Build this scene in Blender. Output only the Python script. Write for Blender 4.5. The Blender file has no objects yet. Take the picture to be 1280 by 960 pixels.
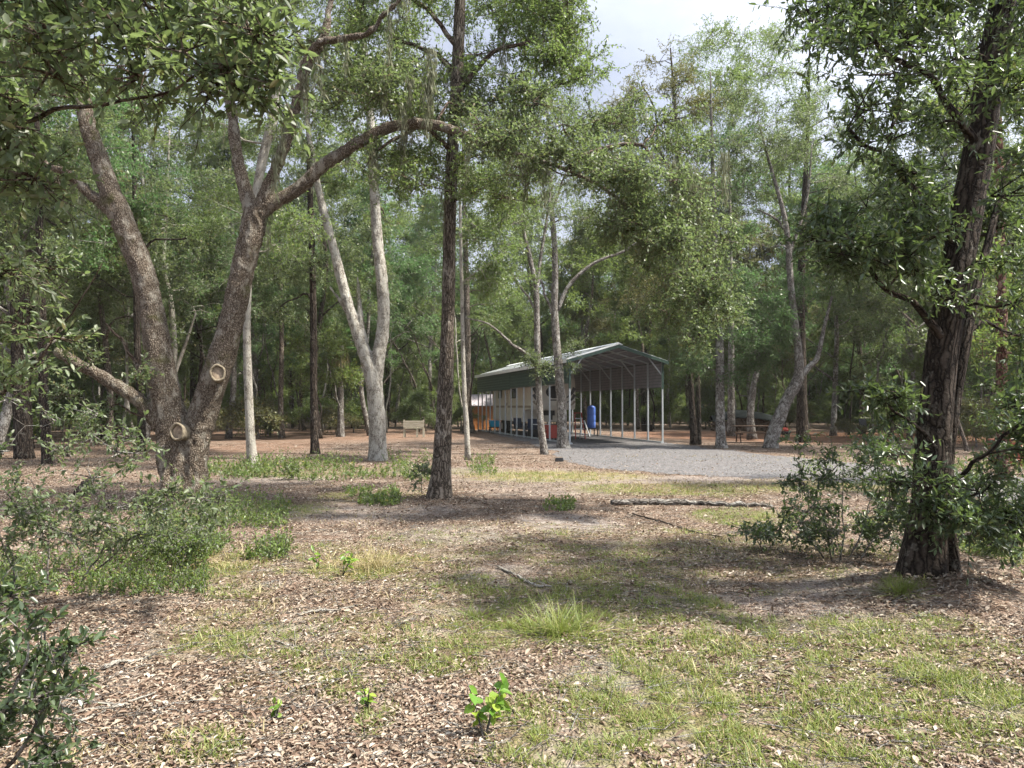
import bpy, math, random
import numpy as np
from mathutils import Vector, Matrix, noise as mnoise
PI = math.pi
HAZE = .0003
rng = np.random.default_rng(7)
random.seed(7)
scn = bpy.context.scene
COL = scn.collection

# ------------------------------------------------------------------ camera
F = 961.0; CH = 1.65; PIT = math.radians(1.61)
cd = bpy.data.cameras.new('camera'); cam = bpy.data.objects.new('camera', cd); COL.objects.link(cam)
cd.sensor_width = 36; cd.lens = 36*F/1280; cd.clip_end = 2000; cd.clip_start = 0.05
cam.location = (0, 0, CH); cam.rotation_euler = (PI/2+PIT, 0, 0); scn.camera = cam
ST, CT = math.sin(PIT), math.cos(PIT)
def P(px, py, Y):
    u = (px-640)/F; v = (480-py)/F
    dy = CT-v*ST; dz = ST+v*CT; s = Y/dy
    return np.array([u*s, Y, CH+dz*s])
def G(px, py):
    u = (px-640)/F; v = (480-py)/F
    dy = CT-v*ST; dz = ST+v*CT; s = -CH/dz
    return np.array([u*s, dy*s, 0.0])
def proj(p):
    x, y, z = p[..., 0], p[..., 1], p[..., 2]-CH
    f = y*CT+z*ST; up = -y*ST+z*CT
    return 640+F*x/f, 480-F*up/f

# ------------------------------------------------------------------ materials
def new_mat(name):
    m = bpy.data.materials.new(name); m.use_nodes = True
    nt = m.node_tree; nt.nodes.clear()
    return m, nt
class NT:
    def __init__(s, nt): s.nt = nt
    def n(s, typ, **kw):
        nd = s.nt.nodes.new(typ)
        for k, v in kw.items():
            if k.startswith('i_'):
                key = k[2:]; nd.inputs[int(key) if key.isdigit() else key.replace('_', ' ')].default_value = v
            else: setattr(nd, k, v)
        return nd
    def l(s, a, b): s.nt.links.new(a, b)
    def ramp(s, fac, stops, interp='LINEAR'):
        r = s.n('ShaderNodeValToRGB'); r.color_ramp.interpolation = interp
        e = r.color_ramp.elements
        while len(e) < len(stops): e.new(0.5)
        for k, (p, c) in enumerate(stops):
            e[k].position = p; e[k].color = (*c, 1) if len(c) == 3 else c
        s.l(fac, r.inputs[0]); return r.outputs[0]
    def mix(s, fac, a, b, blend='MIX'):
        m = s.n('ShaderNodeMix', data_type='RGBA', blend_type=blend)
        for sock, val in ((m.inputs[0], fac), (m.inputs[6], a), (m.inputs[7], b)):
            if hasattr(val, 'is_linked'): s.l(val, sock)
            elif isinstance(val, (int, float)): sock.default_value = val
            else: sock.default_value = (*val, 1)
        return m.outputs[2]
    def math(s, op, a, b=0.0):
        m = s.n('ShaderNodeMath', operation=op)
        for sock, val in ((m.inputs[0], a), (m.inputs[1], b)):
            if hasattr(val, 'is_linked'): s.l(val, sock)
            else: sock.default_value = val
        return m.outputs[0]
    def noise(s, vec, scale, detail=4, rough=0.6):
        n = s.n('ShaderNodeTexNoise'); n.inputs['Scale'].default_value = scale
        n.inputs['Detail'].default_value = detail; n.inputs['Roughness'].default_value = rough
        if vec is not None: s.l(vec, n.inputs['Vector'])
        return n.outputs[0]
    def scalev(s, vec, sc):
        m = s.n('ShaderNodeMapping'); s.l(vec, m.inputs[0]); m.inputs['Scale'].default_value = sc; return m.outputs[0]
    def attr(s, name):
        return s.n('ShaderNodeAttribute', attribute_name=name)
    def obj(s): return s.n('ShaderNodeTexCoord').outputs['Object']
    def pos(s): return s.n('ShaderNodeNewGeometry').outputs['Position']
    def out(s, shader):
        o = s.n('ShaderNodeOutputMaterial'); s.l(shader, o.inputs[0]); return o
    def bump(s, h, strength=0.5, dist=0.02):
        b = s.n('ShaderNodeBump'); b.inputs['Strength'].default_value = strength; b.inputs['Distance'].default_value = dist
        s.l(h, b.inputs['Height']); return b.outputs[0]

def leaf_mat(name, dark, mid, light, trans, gloss=0.45, tf=0.35, accent=None):
    m, nt = new_mat(name); N = NT(nt)
    r = N.attr('rnd').outputs['Fac']; h = N.attr('hue').outputs['Fac']
    stops = [(0.0, dark), (0.5, mid), (0.93, light)]
    if accent: stops.append((0.985, accent))
    c = N.ramp(r, stops)
    big = N.noise(N.pos(), 0.35, 2)
    c = N.mix(N.ramp(big, [(0.35, (0, 0, 0)), (0.7, (1, 1, 1))]), c, N.mix(0.5, c, mid))
    hs = N.n('ShaderNodeHueSaturation'); N.l(c, hs.inputs['Color'])
    N.l(N.math('ADD', N.math('MULTIPLY', h, 0.03), 0.475), hs.inputs['Hue'])
    N.l(N.math('ADD', N.math('MULTIPLY', h, 0.5), 0.78), hs.inputs['Value'])
    c = hs.outputs[0]
    b = N.n('ShaderNodeBsdfPrincipled'); N.l(c, b.inputs['Base Color'])
    b.inputs['Roughness'].default_value = gloss; b.inputs['Specular IOR Level'].default_value = 0.5
    t = N.n('ShaderNodeBsdfTranslucent'); N.l(N.mix(0.7, c, trans), t.inputs[0])
    mx = N.n('ShaderNodeMixShader'); mx.inputs[0].default_value = tf
    N.l(b.outputs[0], mx.inputs[1]); N.l(t.outputs[0], mx.inputs[2]); N.out(mx.outputs[0])
    return m

def bark_mat(name, dark, mid, light, lichen=None, lich_amt=0.5, moss=None, moss_amt=0.0, usc=26, depth=0.03, stretch=0.22, use_obj=False):
    m, nt = new_mat(name); N = NT(nt)
    v = N.obj() if use_obj else N.attr('bark').outputs['Vector']
    sv = N.scalev(v, (1, 1, stretch))
    # wobble
    wn = N.n('ShaderNodeTexNoise'); N.l(v, wn.inputs['Vector']); wn.inputs['Scale'].default_value = 9; wn.inputs['Detail'].default_value = 3
    add = N.n('ShaderNodeVectorMath', operation='MULTIPLY_ADD'); N.l(wn.outputs['Color'], add.inputs[0]); add.inputs[1].default_value = (.06, .06, .06); N.l(sv, add.inputs[2])
    vor = N.n('ShaderNodeTexVoronoi', feature='DISTANCE_TO_EDGE'); N.l(add.outputs[0], vor.inputs['Vector']); vor.inputs['Scale'].default_value = usc
    cracks = N.ramp(vor.outputs[0], [(0.0, (0, 0, 0)), (0.14, (.55, .55, .55)), (0.4, (1, 1, 1))])
    fine = N.noise(N.scalev(v, (1, 1, 0.45)), usc*3.2, 5, 0.7)
    f2 = N.math('MULTIPLY', cracks, N.math('ADD', fine, 0.35))
    c = N.ramp(f2, [(0.05, dark), (0.45, mid), (0.85, light)])
    big = N.noise(v, 1.7, 4)
    c = N.mix(N.ramp(big, [(0.3, (0, 0, 0)), (0.7, (.5, .5, .5))]), c, N.mix(0.6, c, dark))
    if lichen:
        ln = N.noise(N.scalev(v, (1, 1, .6)), 6.5, 6, 0.72)
        c = N.mix(N.ramp(ln, [(0.62-lich_amt*.3, (0, 0, 0)), (0.68-lich_amt*.22, (.85, .85, .85))]), c, N.mix(N.ramp(fine, [(.3, (.0, .0, .0)), (.6, (1, 1, 1))]), N.mix(.5, lichen, mid), lichen))
    if moss:
        mn = N.noise(v, 2.6, 5, 0.6)
        c = N.mix(N.ramp(mn, [(0.66-moss_amt*.3, (0, 0, 0)), (0.78-moss_amt*.3, (.8, .8, .8))]), c, moss)
    b = N.n('ShaderNodeBsdfPrincipled'); N.l(c, b.inputs['Base Color']); b.inputs['Roughness'].default_value = 0.92
    b.inputs['Specular IOR Level'].default_value = 0.15
    hgt = N.math('ADD', f2, N.math('MULTIPLY', fine, 0.3))
    N.l(N.bump(hgt, 1.0, depth), b.inputs['Normal']); N.out(b.outputs[0])
    return m

def simple_mat(name, col, rough=0.6, metal=0.0, var=0.15, scale=8, spec=0.4, bump=0.0):
    m, nt = new_mat(name); N = NT(nt)
    n = N.noise(N.obj(), scale, 5)
    d = tuple(max(0, x*(1-var)) for x in col); u = tuple(min(1, x*(1+var)) for x in col)
    c = N.ramp(n, [(0.3, d), (0.7, u)])
    b = N.n('ShaderNodeBsdfPrincipled'); N.l(c, b.inputs['Base Color']); b.inputs['Roughness'].default_value = rough
    b.inputs['Metallic'].default_value = metal; b.inputs['Specular IOR Level'].default_value = spec
    if bump: N.l(N.bump(n, .6, bump), b.inputs['Normal'])
    N.out(b.outputs[0]); return m

def wood_mat(name, dark, light, axis=0):
    m, nt = new_mat(name); N = NT(nt)
    sc = [12, 12, 12]; sc[axis] = 1.2
    n = N.noise(N.scalev(N.obj(), tuple(sc)), 3, 6, .65)
    c = N.ramp(n, [(0.3, dark), (0.7, light)])
    b = N.n('ShaderNodeBsdfPrincipled'); N.l(c, b.inputs['Base Color']); b.inputs['Roughness'].default_value = .85
    b.inputs['Specular IOR Level'].default_value = .2
    N.l(N.bump(n, .6, .01), b.inputs['Normal']); N.out(b.outputs[0]); return m

# leaves
L_OAK = leaf_mat('oak_leaf', (.035, .060, .022), (.078, .125, .042), (.140, .195, .075), (.26, .37, .09), .45, .45, (.22, .18, .05))
L_GREY = leaf_mat('live_oak_leaf', (.036, .056, .028), (.080, .112, .055), (.155, .185, .100), (.24, .33, .10), .48, .43, (.20, .16, .06))
L_BLUE = leaf_mat('deep_green_leaf', (.030, .056, .018), (.070, .110, .036), (.125, .168, .062), (.16, .34, .11), .42, .43)
L_FRESH = leaf_mat('fresh_green_leaf', (.040, .072, .020), (.090, .145, .038), (.155, .215, .065), (.26, .36, .07), .45, .42, (.30, .26, .04))
L_OLIVE = leaf_mat('olive_leaf', (.045, .055, .022), (.105, .120, .048), (.190, .185, .085), (.24, .24, .06), .5, .35, (.35, .24, .05))
L_DARK = leaf_mat('laurel_leaf', (.018, .034, .017), (.042, .068, .032), (.085, .122, .058), (.20, .30, .07), .36, .32, (.16, .17, .05))
L_YOUNG = leaf_mat('young_leaf', (.06, .15, .02), (.11, .24, .03), (.28, .36, .05), (.36, .48, .06), .45, .45)
L_GRASS = leaf_mat('grass_blade', (.062, .100, .018), (.135, .185, .036), (.250, .270, .080), (.28, .34, .07), .55, .38, (.40, .32, .16))
L_STRAW = leaf_mat('straw_blade', (.16, .13, .05), (.26, .22, .10), (.38, .34, .18), (.35, .30, .12), .6, .3)
L_MOSS = leaf_mat('spanish_moss', (.09, .10, .055), (.15, .16, .095), (.22, .23, .15), (.22, .23, .13), .8, .35)
def litter_material():
    m, nt = new_mat('dry_oak_leaf'); N = NT(nt)
    r = N.attr('rnd').outputs['Fac']
    c = N.ramp(r, [(0.0, (.085, .055, .040)), (.25, (.18, .120, .085)), (.55, (.255, .197, .145)), (.85, (.34, .285, .225)), (1.0, (.42, .38, .32))])
    b = N.n('ShaderNodeBsdfPrincipled'); N.l(c, b.inputs['Base Color']); b.inputs['Roughness'].default_value = .65
    b.inputs['Specular IOR Level'].default_value = .25
    t = N.n('ShaderNodeBsdfTranslucent'); N.l(c, t.inputs[0])
    mx = N.n('ShaderNodeMixShader'); mx.inputs[0].default_value = .12
    N.l(b.outputs[0], mx.inputs[1]); N.l(t.outputs[0], mx.inputs[2]); N.out(mx.outputs[0]); return m
L_LITTER = litter_material()
# bark
B_OAK = bark_mat('oak_bark', (.055, .040, .030), (.215, .17, .128), (.38, .325, .26), (.40, .37, .31), .35, (.10, .10, .03), .22, 46, .03, .45, True)
B_OAKT = bark_mat('oak_limb_bark', (.030, .020, .015), (.13, .09, .065), (.27, .21, .165), (.36, .33, .27), .3, (.09, .09, .03), .2, 26, .03)
B_BROWN = bark_mat('brown_bark', (.035, .028, .022), (.155, .125, .10), (.31, .265, .22), (.42, .38, .33), .22, None, 0, 30, .035, .16)
B_PALE = bark_mat('pale_bark', (.10, .085, .07), (.23, .205, .17), (.37, .34, .29), (.42, .40, .35), .75, (.17, .15, .07), .08, 34, .018, .35)
B_PALEO = bark_mat('pale_fused_bark', (.12, .105, .09), (.29, .265, .225), (.44, .41, .36), (.50, .48, .43), .6, (.17, .15, .07), .12, 30, .02, .35, True)
B_GREY = bark_mat('grey_bark', (.060, .052, .045), (.19, .17, .15), (.36, .33, .30), (.42, .41, .38), .4, None, 0, 30, .025, .25)
B_DARK = bark_mat('dark_bark', (.016, .012, .010), (.060, .046, .036), (.14, .112, .092), (.26, .24, .20), .12, None, 0, 22, .05, .13)
B_PINE = bark_mat('red_pine_bark', (.05, .028, .022), (.19, .10, .08), (.33, .21, .17), None, 0, None, 0, 14, .04, .4)
M_CUT = simple_mat('cut_wood', (.27, .21, .15), .9, var=.5, scale=24, bump=.01)
M_CALLUS = simple_mat('callus_wood', (.18, .15, .105), .95, var=.45, scale=22, bump=.02)

# ------------------------------------------------------------------ mesh helpers
def tag(o, label=None, cat=None, group=None, kind=None):
    if label: o['label'] = label
    if cat: o['category'] = cat
    if group: o['group'] = group
    if kind: o['kind'] = kind
    return o
def empty(name, loc=(0, 0, 0), rz=0):
    o = bpy.data.objects.new(name, None); COL.objects.link(o); o.location = loc; o.rotation_euler = (0, 0, rz)
    o.empty_display_size = .3
    return o
def link(name, me, mat=None, parent=None):
    o = bpy.data.objects.new(name, me); COL.objects.link(o)
    if mat and not me.materials: me.materials.append(mat)
    if parent: o.parent = parent
    return o
def np_mesh(name, verts, faces, attrs=None, smooth=False):
    """verts (n,3); faces (m,k) constant k"""
    me = bpy.data.meshes.new(name)
    nv = len(verts); nf, k = faces.shape
    me.vertices.add(nv); me.vertices.foreach_set('co', np.ascontiguousarray(verts, dtype=np.float32).ravel())
    me.loops.add(nf*k); me.loops.foreach_set('vertex_index', np.ascontiguousarray(faces, dtype=np.int32).ravel())
    me.polygons.add(nf)
    me.polygons.foreach_set('loop_start', np.arange(0, nf*k, k, dtype=np.int32))
    if smooth: me.polygons.foreach_set('use_smooth', np.ones(nf, dtype=bool))
    for an, arr in (attrs or {}).items():
        if arr.ndim == 1:
            a = me.attributes.new(an, 'FLOAT', 'POINT'); a.data.foreach_set('value', arr.astype(np.float32))
        else:
            a = me.attributes.new(an, 'FLOAT_VECTOR', 'POINT'); a.data.foreach_set('vector', arr.astype(np.float32).ravel())
    me.update(calc_edges=True); me.validate()
    return me
def unit(a):
    return a/np.maximum(np.linalg.norm(a, axis=-1, keepdims=True), 1e-9)
def rand_dir(n, r=rng):
    return unit(r.normal(size=(n, 3)))

class Wood:
    def __init__(s, seed=1):
        s.V = []; s.Fq = []; s.B = []; s.n = 0; s.r = np.random.default_rng(seed)
        s.off = 0.0
    def tube(s, pts, radii, seg=8, lump=0.0, flare=0.0):
        seg += seg % 2
        pts = np.asarray(pts, float); radii = np.asarray(radii, float); n = len(pts)
        t = np.gradient(pts, axis=0); t = unit(t)
        ref = np.array([1.0, 0, 0]) if abs(t[0][0]) < .8 else np.array([0, 1.0, 0])
        u = unit(ref-t[0]*ref.dot(t[0])); U = [u]
        for k in range(1, n):
            u = U[-1]-t[k]*U[-1].dot(t[k]); U.append(u/np.linalg.norm(u))
        U = np.array(U); W = np.cross(t, U)
        th = np.arange(seg)/seg*2*PI
        c, sn = np.cos(th), np.sin(th)
        R = radii[:, None]*np.ones(seg)
        ln = np.concatenate([[0], np.cumsum(np.linalg.norm(np.diff(pts, axis=0), axis=1))])
        if lump or flare:
            for a in range(5):
                fz = s.r.uniform(1.2, 5.0)*(.5+a*.4); k = s.r.integers(1, 5+a); ph = s.r.uniform(0, 6.28, 2)
                R = R*(1+lump*.6*np.sin(th[None]*k+ph[0]+ln[:, None]*s.r.uniform(-.6, .6))*np.sin(ln[:, None]*fz+ph[1]))
        if flare:
            kk = s.r.integers(4, 7); ph = s.r.uniform(0, 6)
            e = np.exp(-ln/(radii[0]*1.3))[:, None]
            R = R*(1+flare*e*(.75+.55*np.maximum(0, np.sin(kk*th[None]+ph))+.2*np.sin(2*th[None]+ph)))
        V = pts[:, None]+R[..., None]*(U[:, None]*c[None, :, None]+W[:, None]*sn[None, :, None])
        rb = float(radii.mean())
        B = np.stack([c[None]*rb*np.ones((n, 1))+s.off, sn[None]*rb*np.ones((n, 1)), ln[:, None]*np.ones(seg)+s.off*3], -1)
        s.off += 1.37
        i = np.arange(n-1)[:, None]*seg; j = np.arange(seg)[None]; j2 = (j+1) % seg
        q = np.stack([i+j, i+j2, i+seg+j2, i+seg+j], -1).reshape(-1, 4)+s.n
        s.V.append(V.reshape(-1, 3)); s.B.append(B.reshape(-1, 3)); s.Fq.append(q); s.n += n*seg
        # end cap (fan as quads with centre duplicate)
        ci = s.n; s.V.append(pts[-1:]+t[-1:]*radii[-1]*.5); s.B.append(B[-1, :1]); s.n += 1
        last = ci-seg
        ca = np.array([[last+a, last+(a+1) % seg, last+(a+2) % seg, ci] for a in range(0, seg-1, 2)])
        s.Fq.append(ca)
        c0 = s.n; s.V.append(pts[:1]); s.B.append(B[0, :1]); s.n += 1; f0 = c0-1-n*seg
        s.Fq.append(np.array([[f0+(a+2) % seg, f0+(a+1) % seg, f0+a, c0] for a in range(0, seg-1, 2)]))
    def prisms(s, p0, p1, r0, r1):
        """batch of 3-sided tapered prisms"""
        n = len(p0)
        if n == 0: return
        d = unit(p1-p0); ref = np.where(np.abs(d[:, 2:3]) < .8, np.array([[0, 0, 1.0]]), np.array([[1.0, 0, 0]]))
        u = unit(np.cross(d, ref)); w = np.cross(d, u)
        r0 = np.broadcast_to(np.asarray(r0, float).reshape(-1, 1), (n, 1)); r1 = np.broadcast_to(np.asarray(r1, float).reshape(-1, 1), (n, 1))
        V = np.zeros((n, 6, 3))
        for k in range(3):
            a = k*2*PI/3; o = u*math.cos(a)+w*math.sin(a)
            V[:, k] = p0+o*r0; V[:, 3+k] = p1+o*r1
        b = (np.arange(n)*6)[:, None]+s.n
        q = np.concatenate([b+np.array([[k, (k+1) % 3, 3+(k+1) % 3, 3+k]]) for k in range(3)])
        s.V.append(V.reshape(-1, 3)); s.B.append(V.reshape(-1, 3)); s.Fq.append(q); s.n += 6*n
    def mesh(s, name):
        return np_mesh(name, np.concatenate(s.V), np.concatenate(s.Fq), {'bark': np.concatenate(s.B)}, True)

def resample(pts, vals, n):
    """Catmull-Rom through pts (k,3) with vals (k,)"""
    A = np.column_stack([np.asarray(pts, float), np.asarray(vals, float)])
    A = np.vstack([2*A[0]-A[1], A, 2*A[-1]-A[-2]])
    k = len(A)-3; out = []
    for q in np.linspace(0, k-1e-6, n):
        i = int(q); t = q-i; p0, p1, p2, p3 = A[i:i+4]
        out.append(.5*((2*p1)+(-p0+p2)*t+(2*p0-5*p1+4*p2-p3)*t*t+(-p0+3*p1-3*p2+p3)*t**3))
    out = np.array(out); return out[:, :3], np.maximum(out[:, 3], .002)

class Leaves:
    """twigs: list of (p, d, L); each with k leaves"""
    def __init__(s): s.a = []
    def add(s, pos, d, nrm, L, W, hue):
        n = len(pos)
        s.a.append((pos, d, nrm, np.broadcast_to(L, n).astype(float), np.broadcast_to(W, n).astype(float), np.broadcast_to(hue, n).astype(float)))
    def twigs(s, p, d, L, k, size, hue, r, ratio=.42, droop=.25, spread=1.0):
        n = len(p)
        if n == 0: return
        t = (np.arange(k)+.5)/k
        t = np.clip(t[None]+r.normal(0, .05, (n, k)), .05, 1.03)
        pos = p[:, None]+d[:, None]*(L[:, None]*t)[..., None]
        pos = pos-np.array([0, 0, 1.0])*(L[:, None]*t**2*droop*.5)[..., None]
        ld = unit(d[:, None]*.7+r.normal(size=(n, k, 3))*.75*spread-np.array([0, 0, droop]))
        nr = unit(np.array([0, 0, 1.0])+r.normal(size=(n, k, 3))*.65)
        sz = size*r.uniform(.6, 1.25, (n, k))
        h = np.repeat(np.broadcast_to(hue, n)[:, None], k, 1)+r.normal(0, .12, (n, k))
        s.add(pos.reshape(-1, 3), ld.reshape(-1, 3), nr.reshape(-1, 3), sz.ravel(), (sz*ratio).ravel(), np.clip(h.ravel(), 0, 1))
    def count(s): return sum(len(x[0]) for x in s.a)
    def mesh(s, name, shaped=False, fold=.25, curl=0.0, r=rng):
        pos = np.concatenate([x[0] for x in s.a]); d = np.concatenate([x[1] for x in s.a]); nr = np.concatenate([x[2] for x in s.a])
        L = np.concatenate([x[3] for x in s.a])[:, None]; W = np.concatenate([x[4] for x in s.a])[:, None]; H = np.concatenate([x[5] for x in s.a])
        n = len(pos); side = unit(np.cross(d, nr)); up = np.cross(side, d)
        rn = r.uniform(0, 1, n)
        if shaped:
            f = fold*W*r.uniform(.3, 1.4, (n, 1)); cv = curl*L*r.uniform(-.6, 1, (n, 1))
            V = np.stack([pos, pos+d*L*.33-side*W*.46+up*f*.9-up*cv*.1, pos+d*L*.70-side*W*.40+up*f*.8-up*cv*.5,
                          pos+d*L-up*cv, pos+d*L*.70+side*W*.40+up*f*.8-up*cv*.5, pos+d*L*.33+side*W*.46+up*f*.9-up*cv*.1], 1)
            b = (np.arange(n)*6)[:, None]
            q = np.concatenate([b+np.array([[0, 3, 2, 1]]), b+np.array([[0, 5, 4, 3]])]); m = 6
        else:
            f = fold*W*r.uniform(.2, 1.2, (n, 1))
            V = np.stack([pos, pos+d*L*.5-side*W*.5+up*f, pos+d*L, pos+d*L*.5+side*W*.5+up*f], 1)
            q = (np.arange(n)*4)[:, None]+np.array([[0, 3, 2, 1]]); m = 4
        return np_mesh(name, V.reshape(-1, 3), q, {'rnd': np.repeat(rn, m), 'hue': np.repeat(H, m)})

DENS = 1.7
def blade_mesh(L, name, r=rng, curl=.6):
    pos = np.concatenate([x[0] for x in L.a]); d = np.concatenate([x[1] for x in L.a])
    ln = np.concatenate([x[3] for x in L.a])[:, None]; W = np.concatenate([x[4] for x in L.a])[:, None]; H = np.concatenate([x[5] for x in L.a])
    n = len(pos); hz = d.copy(); hz[:, 2] = 0; hz = unit(hz+1e-6); side = unit(np.cross(hz, [0, 0, 1.0])+r.normal(0, .3, (n, 3)))
    c = curl*r.uniform(.2, 1.3, (n, 1)); V = []
    for t, w in ((0, .8), (.38, 1), (.72, .7), (1, .12)):
        m = pos+d*ln*t+(hz*.55-np.array([0, 0, .75]))*ln*c*t*t*.8
        m[:, 2] = np.maximum(m[:, 2], pos[:, 2]+.004)
        V += [m-side*W*w*.5, m+side*W*w*.5]
    V = np.stack(V, 1); b = (np.arange(n)*8)[:, None]
    q = np.concatenate([b+np.array([[k, k+1, k+3, k+2]]) for k in (0, 2, 4)])
    return np_mesh(name, V.reshape(-1, 3), q, {'rnd': np.repeat(r.uniform(0, 1, n), 8), 'hue': np.repeat(H, 8)}, True)
class Tree:
    def __init__(s, seed, leaf=.08, k=12, twig=.35, shaped=False, tw=True, ratio=.42):
        s.dens = DENS; s.r = np.random.default_rng(seed); s.W = Wood(seed); s.L = Leaves(); s.M = Leaves()
        s.SP = []; s.SR = []; s.leaf = leaf; s.k = k; s.twig = twig; s.shaped = shaped; s.tw = tw; s.ratio = ratio; s.W2 = Wood(seed+1)
        s.use2 = False
    def limb(s, pts, rad, seg=8, n=None, lump=.06, flare=0, reg=True, wood=None):
        seg += seg % 2
        if n is None: n = max(6, len(pts)*4)
        p, r = resample(pts, rad, n)
        if r.max() < .075 and len(p) > 8:
            Lt = np.linalg.norm(p[-1]-p[0]); tt = np.linspace(0, 1, len(p))[:, None]
            for fq in (3, 6.5, 13): p = p+np.sin(tt*fq*3.1+s.r.uniform(0, 6, 3))*s.r.normal(0, 1, 3)*Lt*.045/fq*np.minimum(1, tt*4)
        (wood or (s.W2 if s.use2 else s.W)).tube(p, r, seg, lump, flare)
        if reg: s.SP.append(p); s.SR.append(r)
        return p, r
    def attach(s, c, prefer_below=.5, maxr=1):
        SP = np.concatenate(s.SP); SR = np.concatenate(s.SR)
        dv = SP-c; dist = np.linalg.norm(dv, axis=1)+np.maximum(0, dv[:, 2])*prefer_below*3
        i = int(np.argmin(dist)); return SP[i], SR[i]
    def clump(s, c, R, ntw=40, flat=.65, branches=6, hue=None, up=.15):
        r = s.r; c = np.asarray(c, float)
        a, ar = s.attach(c)
        v = c-a; dist = np.linalg.norm(v)
        W = s.W2 if s.use2 else s.W
        if dist > .25:
            m1 = a+v*.35+r.normal(0, .06, 3)*dist+np.array([0, 0, .08*dist]); m2 = a+v*.7+r.normal(0, .07, 3)*dist+np.array([0, 0, .07*dist])
            rb = min(ar*.55, .012+.014*dist)
            s.limb([a, m1, m2, c], [rb, rb*.75, rb*.55, rb*.3], 5, 9, 0)
        hue = r.uniform(.15, .85) if hue is None else hue
        e = c+rand_dir(branches, r)*R*np.array([1, 1, flat])*r.uniform(.5, 1.1, (branches, 1))
        st = a+(c-a)*np.minimum(1, r.uniform(.75, 1.05, (branches, 1)))
        W.prisms(st, e, .006+.006*R, .003)
        # twigs start along those sub branches
        bi = r.integers(0, branches, ntw); t = r.beta(2.2, 1.1, (ntw, 1))
        p = st[bi]+(e-st)[bi]*t+r.normal(0, .13, (ntw, 3))*R*np.array([1, 1, flat])
        d = unit((e-st)[bi]/np.maximum(R, .01)*.5+r.normal(size=(ntw, 3))*.75+np.array([0, 0, up]))
        L = s.twig*r.uniform(.5, 1.3, ntw)
        if s.tw: W.prisms(p, p+d*L[:, None]-np.array([0, 0, .1])*L[:, None], .0035 if s.leaf < .09 else .004, .0015)
        s.L.twigs(p, d, L, s.k, s.leaf, np.clip(hue+r.normal(0, .12, ntw), 0, 1), r, s.ratio)
    def fill(s, poly, depth, n, R, ntw=40, flat=.65, hue=None, poly_gap=None, **kw):
        poly = np.array(poly, float); lo, hi = poly.min(0), poly.max(0); got = 0; tries = 0
        cs = []
        while got < n and tries < n*60:
            tries += 1
            q = s.r.uniform(lo, hi)
            if not inpoly(q, poly): continue
            if poly_gap and any(inpoly(q, np.array(g, float)) for g in poly_gap): continue
            cs.append((q[0], q[1], s.r.uniform(*depth))); got += 1
        pts = [P(*c) for c in cs]
        if s.SP:
            ref = s.SP[0][len(s.SP[0])//2]
            pts.sort(key=lambda p: min(np.linalg.norm(sp-p, axis=1).min() for sp in s.SP))
        for p in pts:
            if p[2] < .25: p[2] = .25
            s.clump(p, R*s.r.uniform(.7, 1.3), int(ntw*s.r.uniform(.7, 1.3)*s.dens), flat, hue=hue, **kw)
    def moss(s, n, Lr=(.25, .9), rmin=.008, zmin=2.5, strands=26, xy=None):
        SP = np.concatenate(s.SP); SR = np.concatenate(s.SR)
        ok = np.where((SR > rmin) & (SR < .14) & (SP[:, 2] > zmin))[0]
        if len(ok) == 0: return
        for i in s.r.choice(ok, n):
            Lm = s.r.uniform(*Lr); c = SP[i]
            hang_moss(s.M, c, Lm, strands, s.r)
    def build(s, name, loc, bark, leafm, label, cat='tree', group=None, rz=0):
        """meshes are in world coords; shift to loc"""
        e = empty(name, loc, 0); loc = np.array(loc, float)
        for w in (s.W, s.W2):
            w.V = [v-loc for v in w.V]
        s.L.a = [(x[0]-loc, *x[1:]) for x in s.L.a]; s.M.a = [(x[0]-loc, *x[1:]) for x in s.M.a]
        if s.W.V:
            link('trunk', s.W.mesh('trunk'), bark, e)
        if s.W2.V:
            link('branches', s.W2.mesh('branches'), bark if bark in (B_DARK, B_GREY) else B_OAKT, e)
        if s.L.a: link('crown', s.L.mesh('crown', s.shaped, r=s.r), leafm, e)
        if s.M.a: link('hanging_moss', s.M.mesh('hanging_moss', r=s.r), L_MOSS, e)['kind'] = 'stuff'
        tag(e, label, cat, group); return e

def hang_moss(M, c, Lm, strands, r):
    off = r.normal(0, .035, (strands, 3)); off[:, 2] = r.normal(0, .03, strands)
    ns = 5
    for k in range(ns):
        t = k/ns
        keep = r.uniform(0, 1, strands) > t*.75
        p = c+off*(1-.5*t)+np.array([0, 0, -Lm*t])+r.normal(0, .012, (strands, 3))
        p = p[keep]; n = len(p)
        if n == 0: continue
        d = unit(np.array([0, 0, -1.0])+r.normal(0, .22, (n, 3)))
        M.add(p, d, rand_dir(n, r), Lm/ns*r.uniform(.8, 1.5, n), r.uniform(.008, .018, n), r.uniform(.2, .8, n))

def inpoly(q, poly):
    x, y = q; c = False; n = len(poly); j = n-1
    for i in range(n):
        xi, yi = poly[i]; xj, yj = poly[j]
        if (yi > y) != (yj > y) and x < (xj-xi)*(y-yi)/(yj-yi)+xi: c = not c
        j = i
    return c
def inpoly_np(X, Y, poly):
    c = np.zeros(X.shape, bool); n = len(poly); j = n-1
    for i in range(n):
        xi, yi = poly[i][:2]; xj, yj = poly[j][:2]
        if yi != yj:
            t = ((yi > Y) != (yj > Y)) & (X < (xj-xi)*(Y-yi)/(yj-yi)+xi); c ^= t
        j = i
    return c
def wpx(w, Y): return w/F*Y/2*.81   # pixel width -> radius

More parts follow.
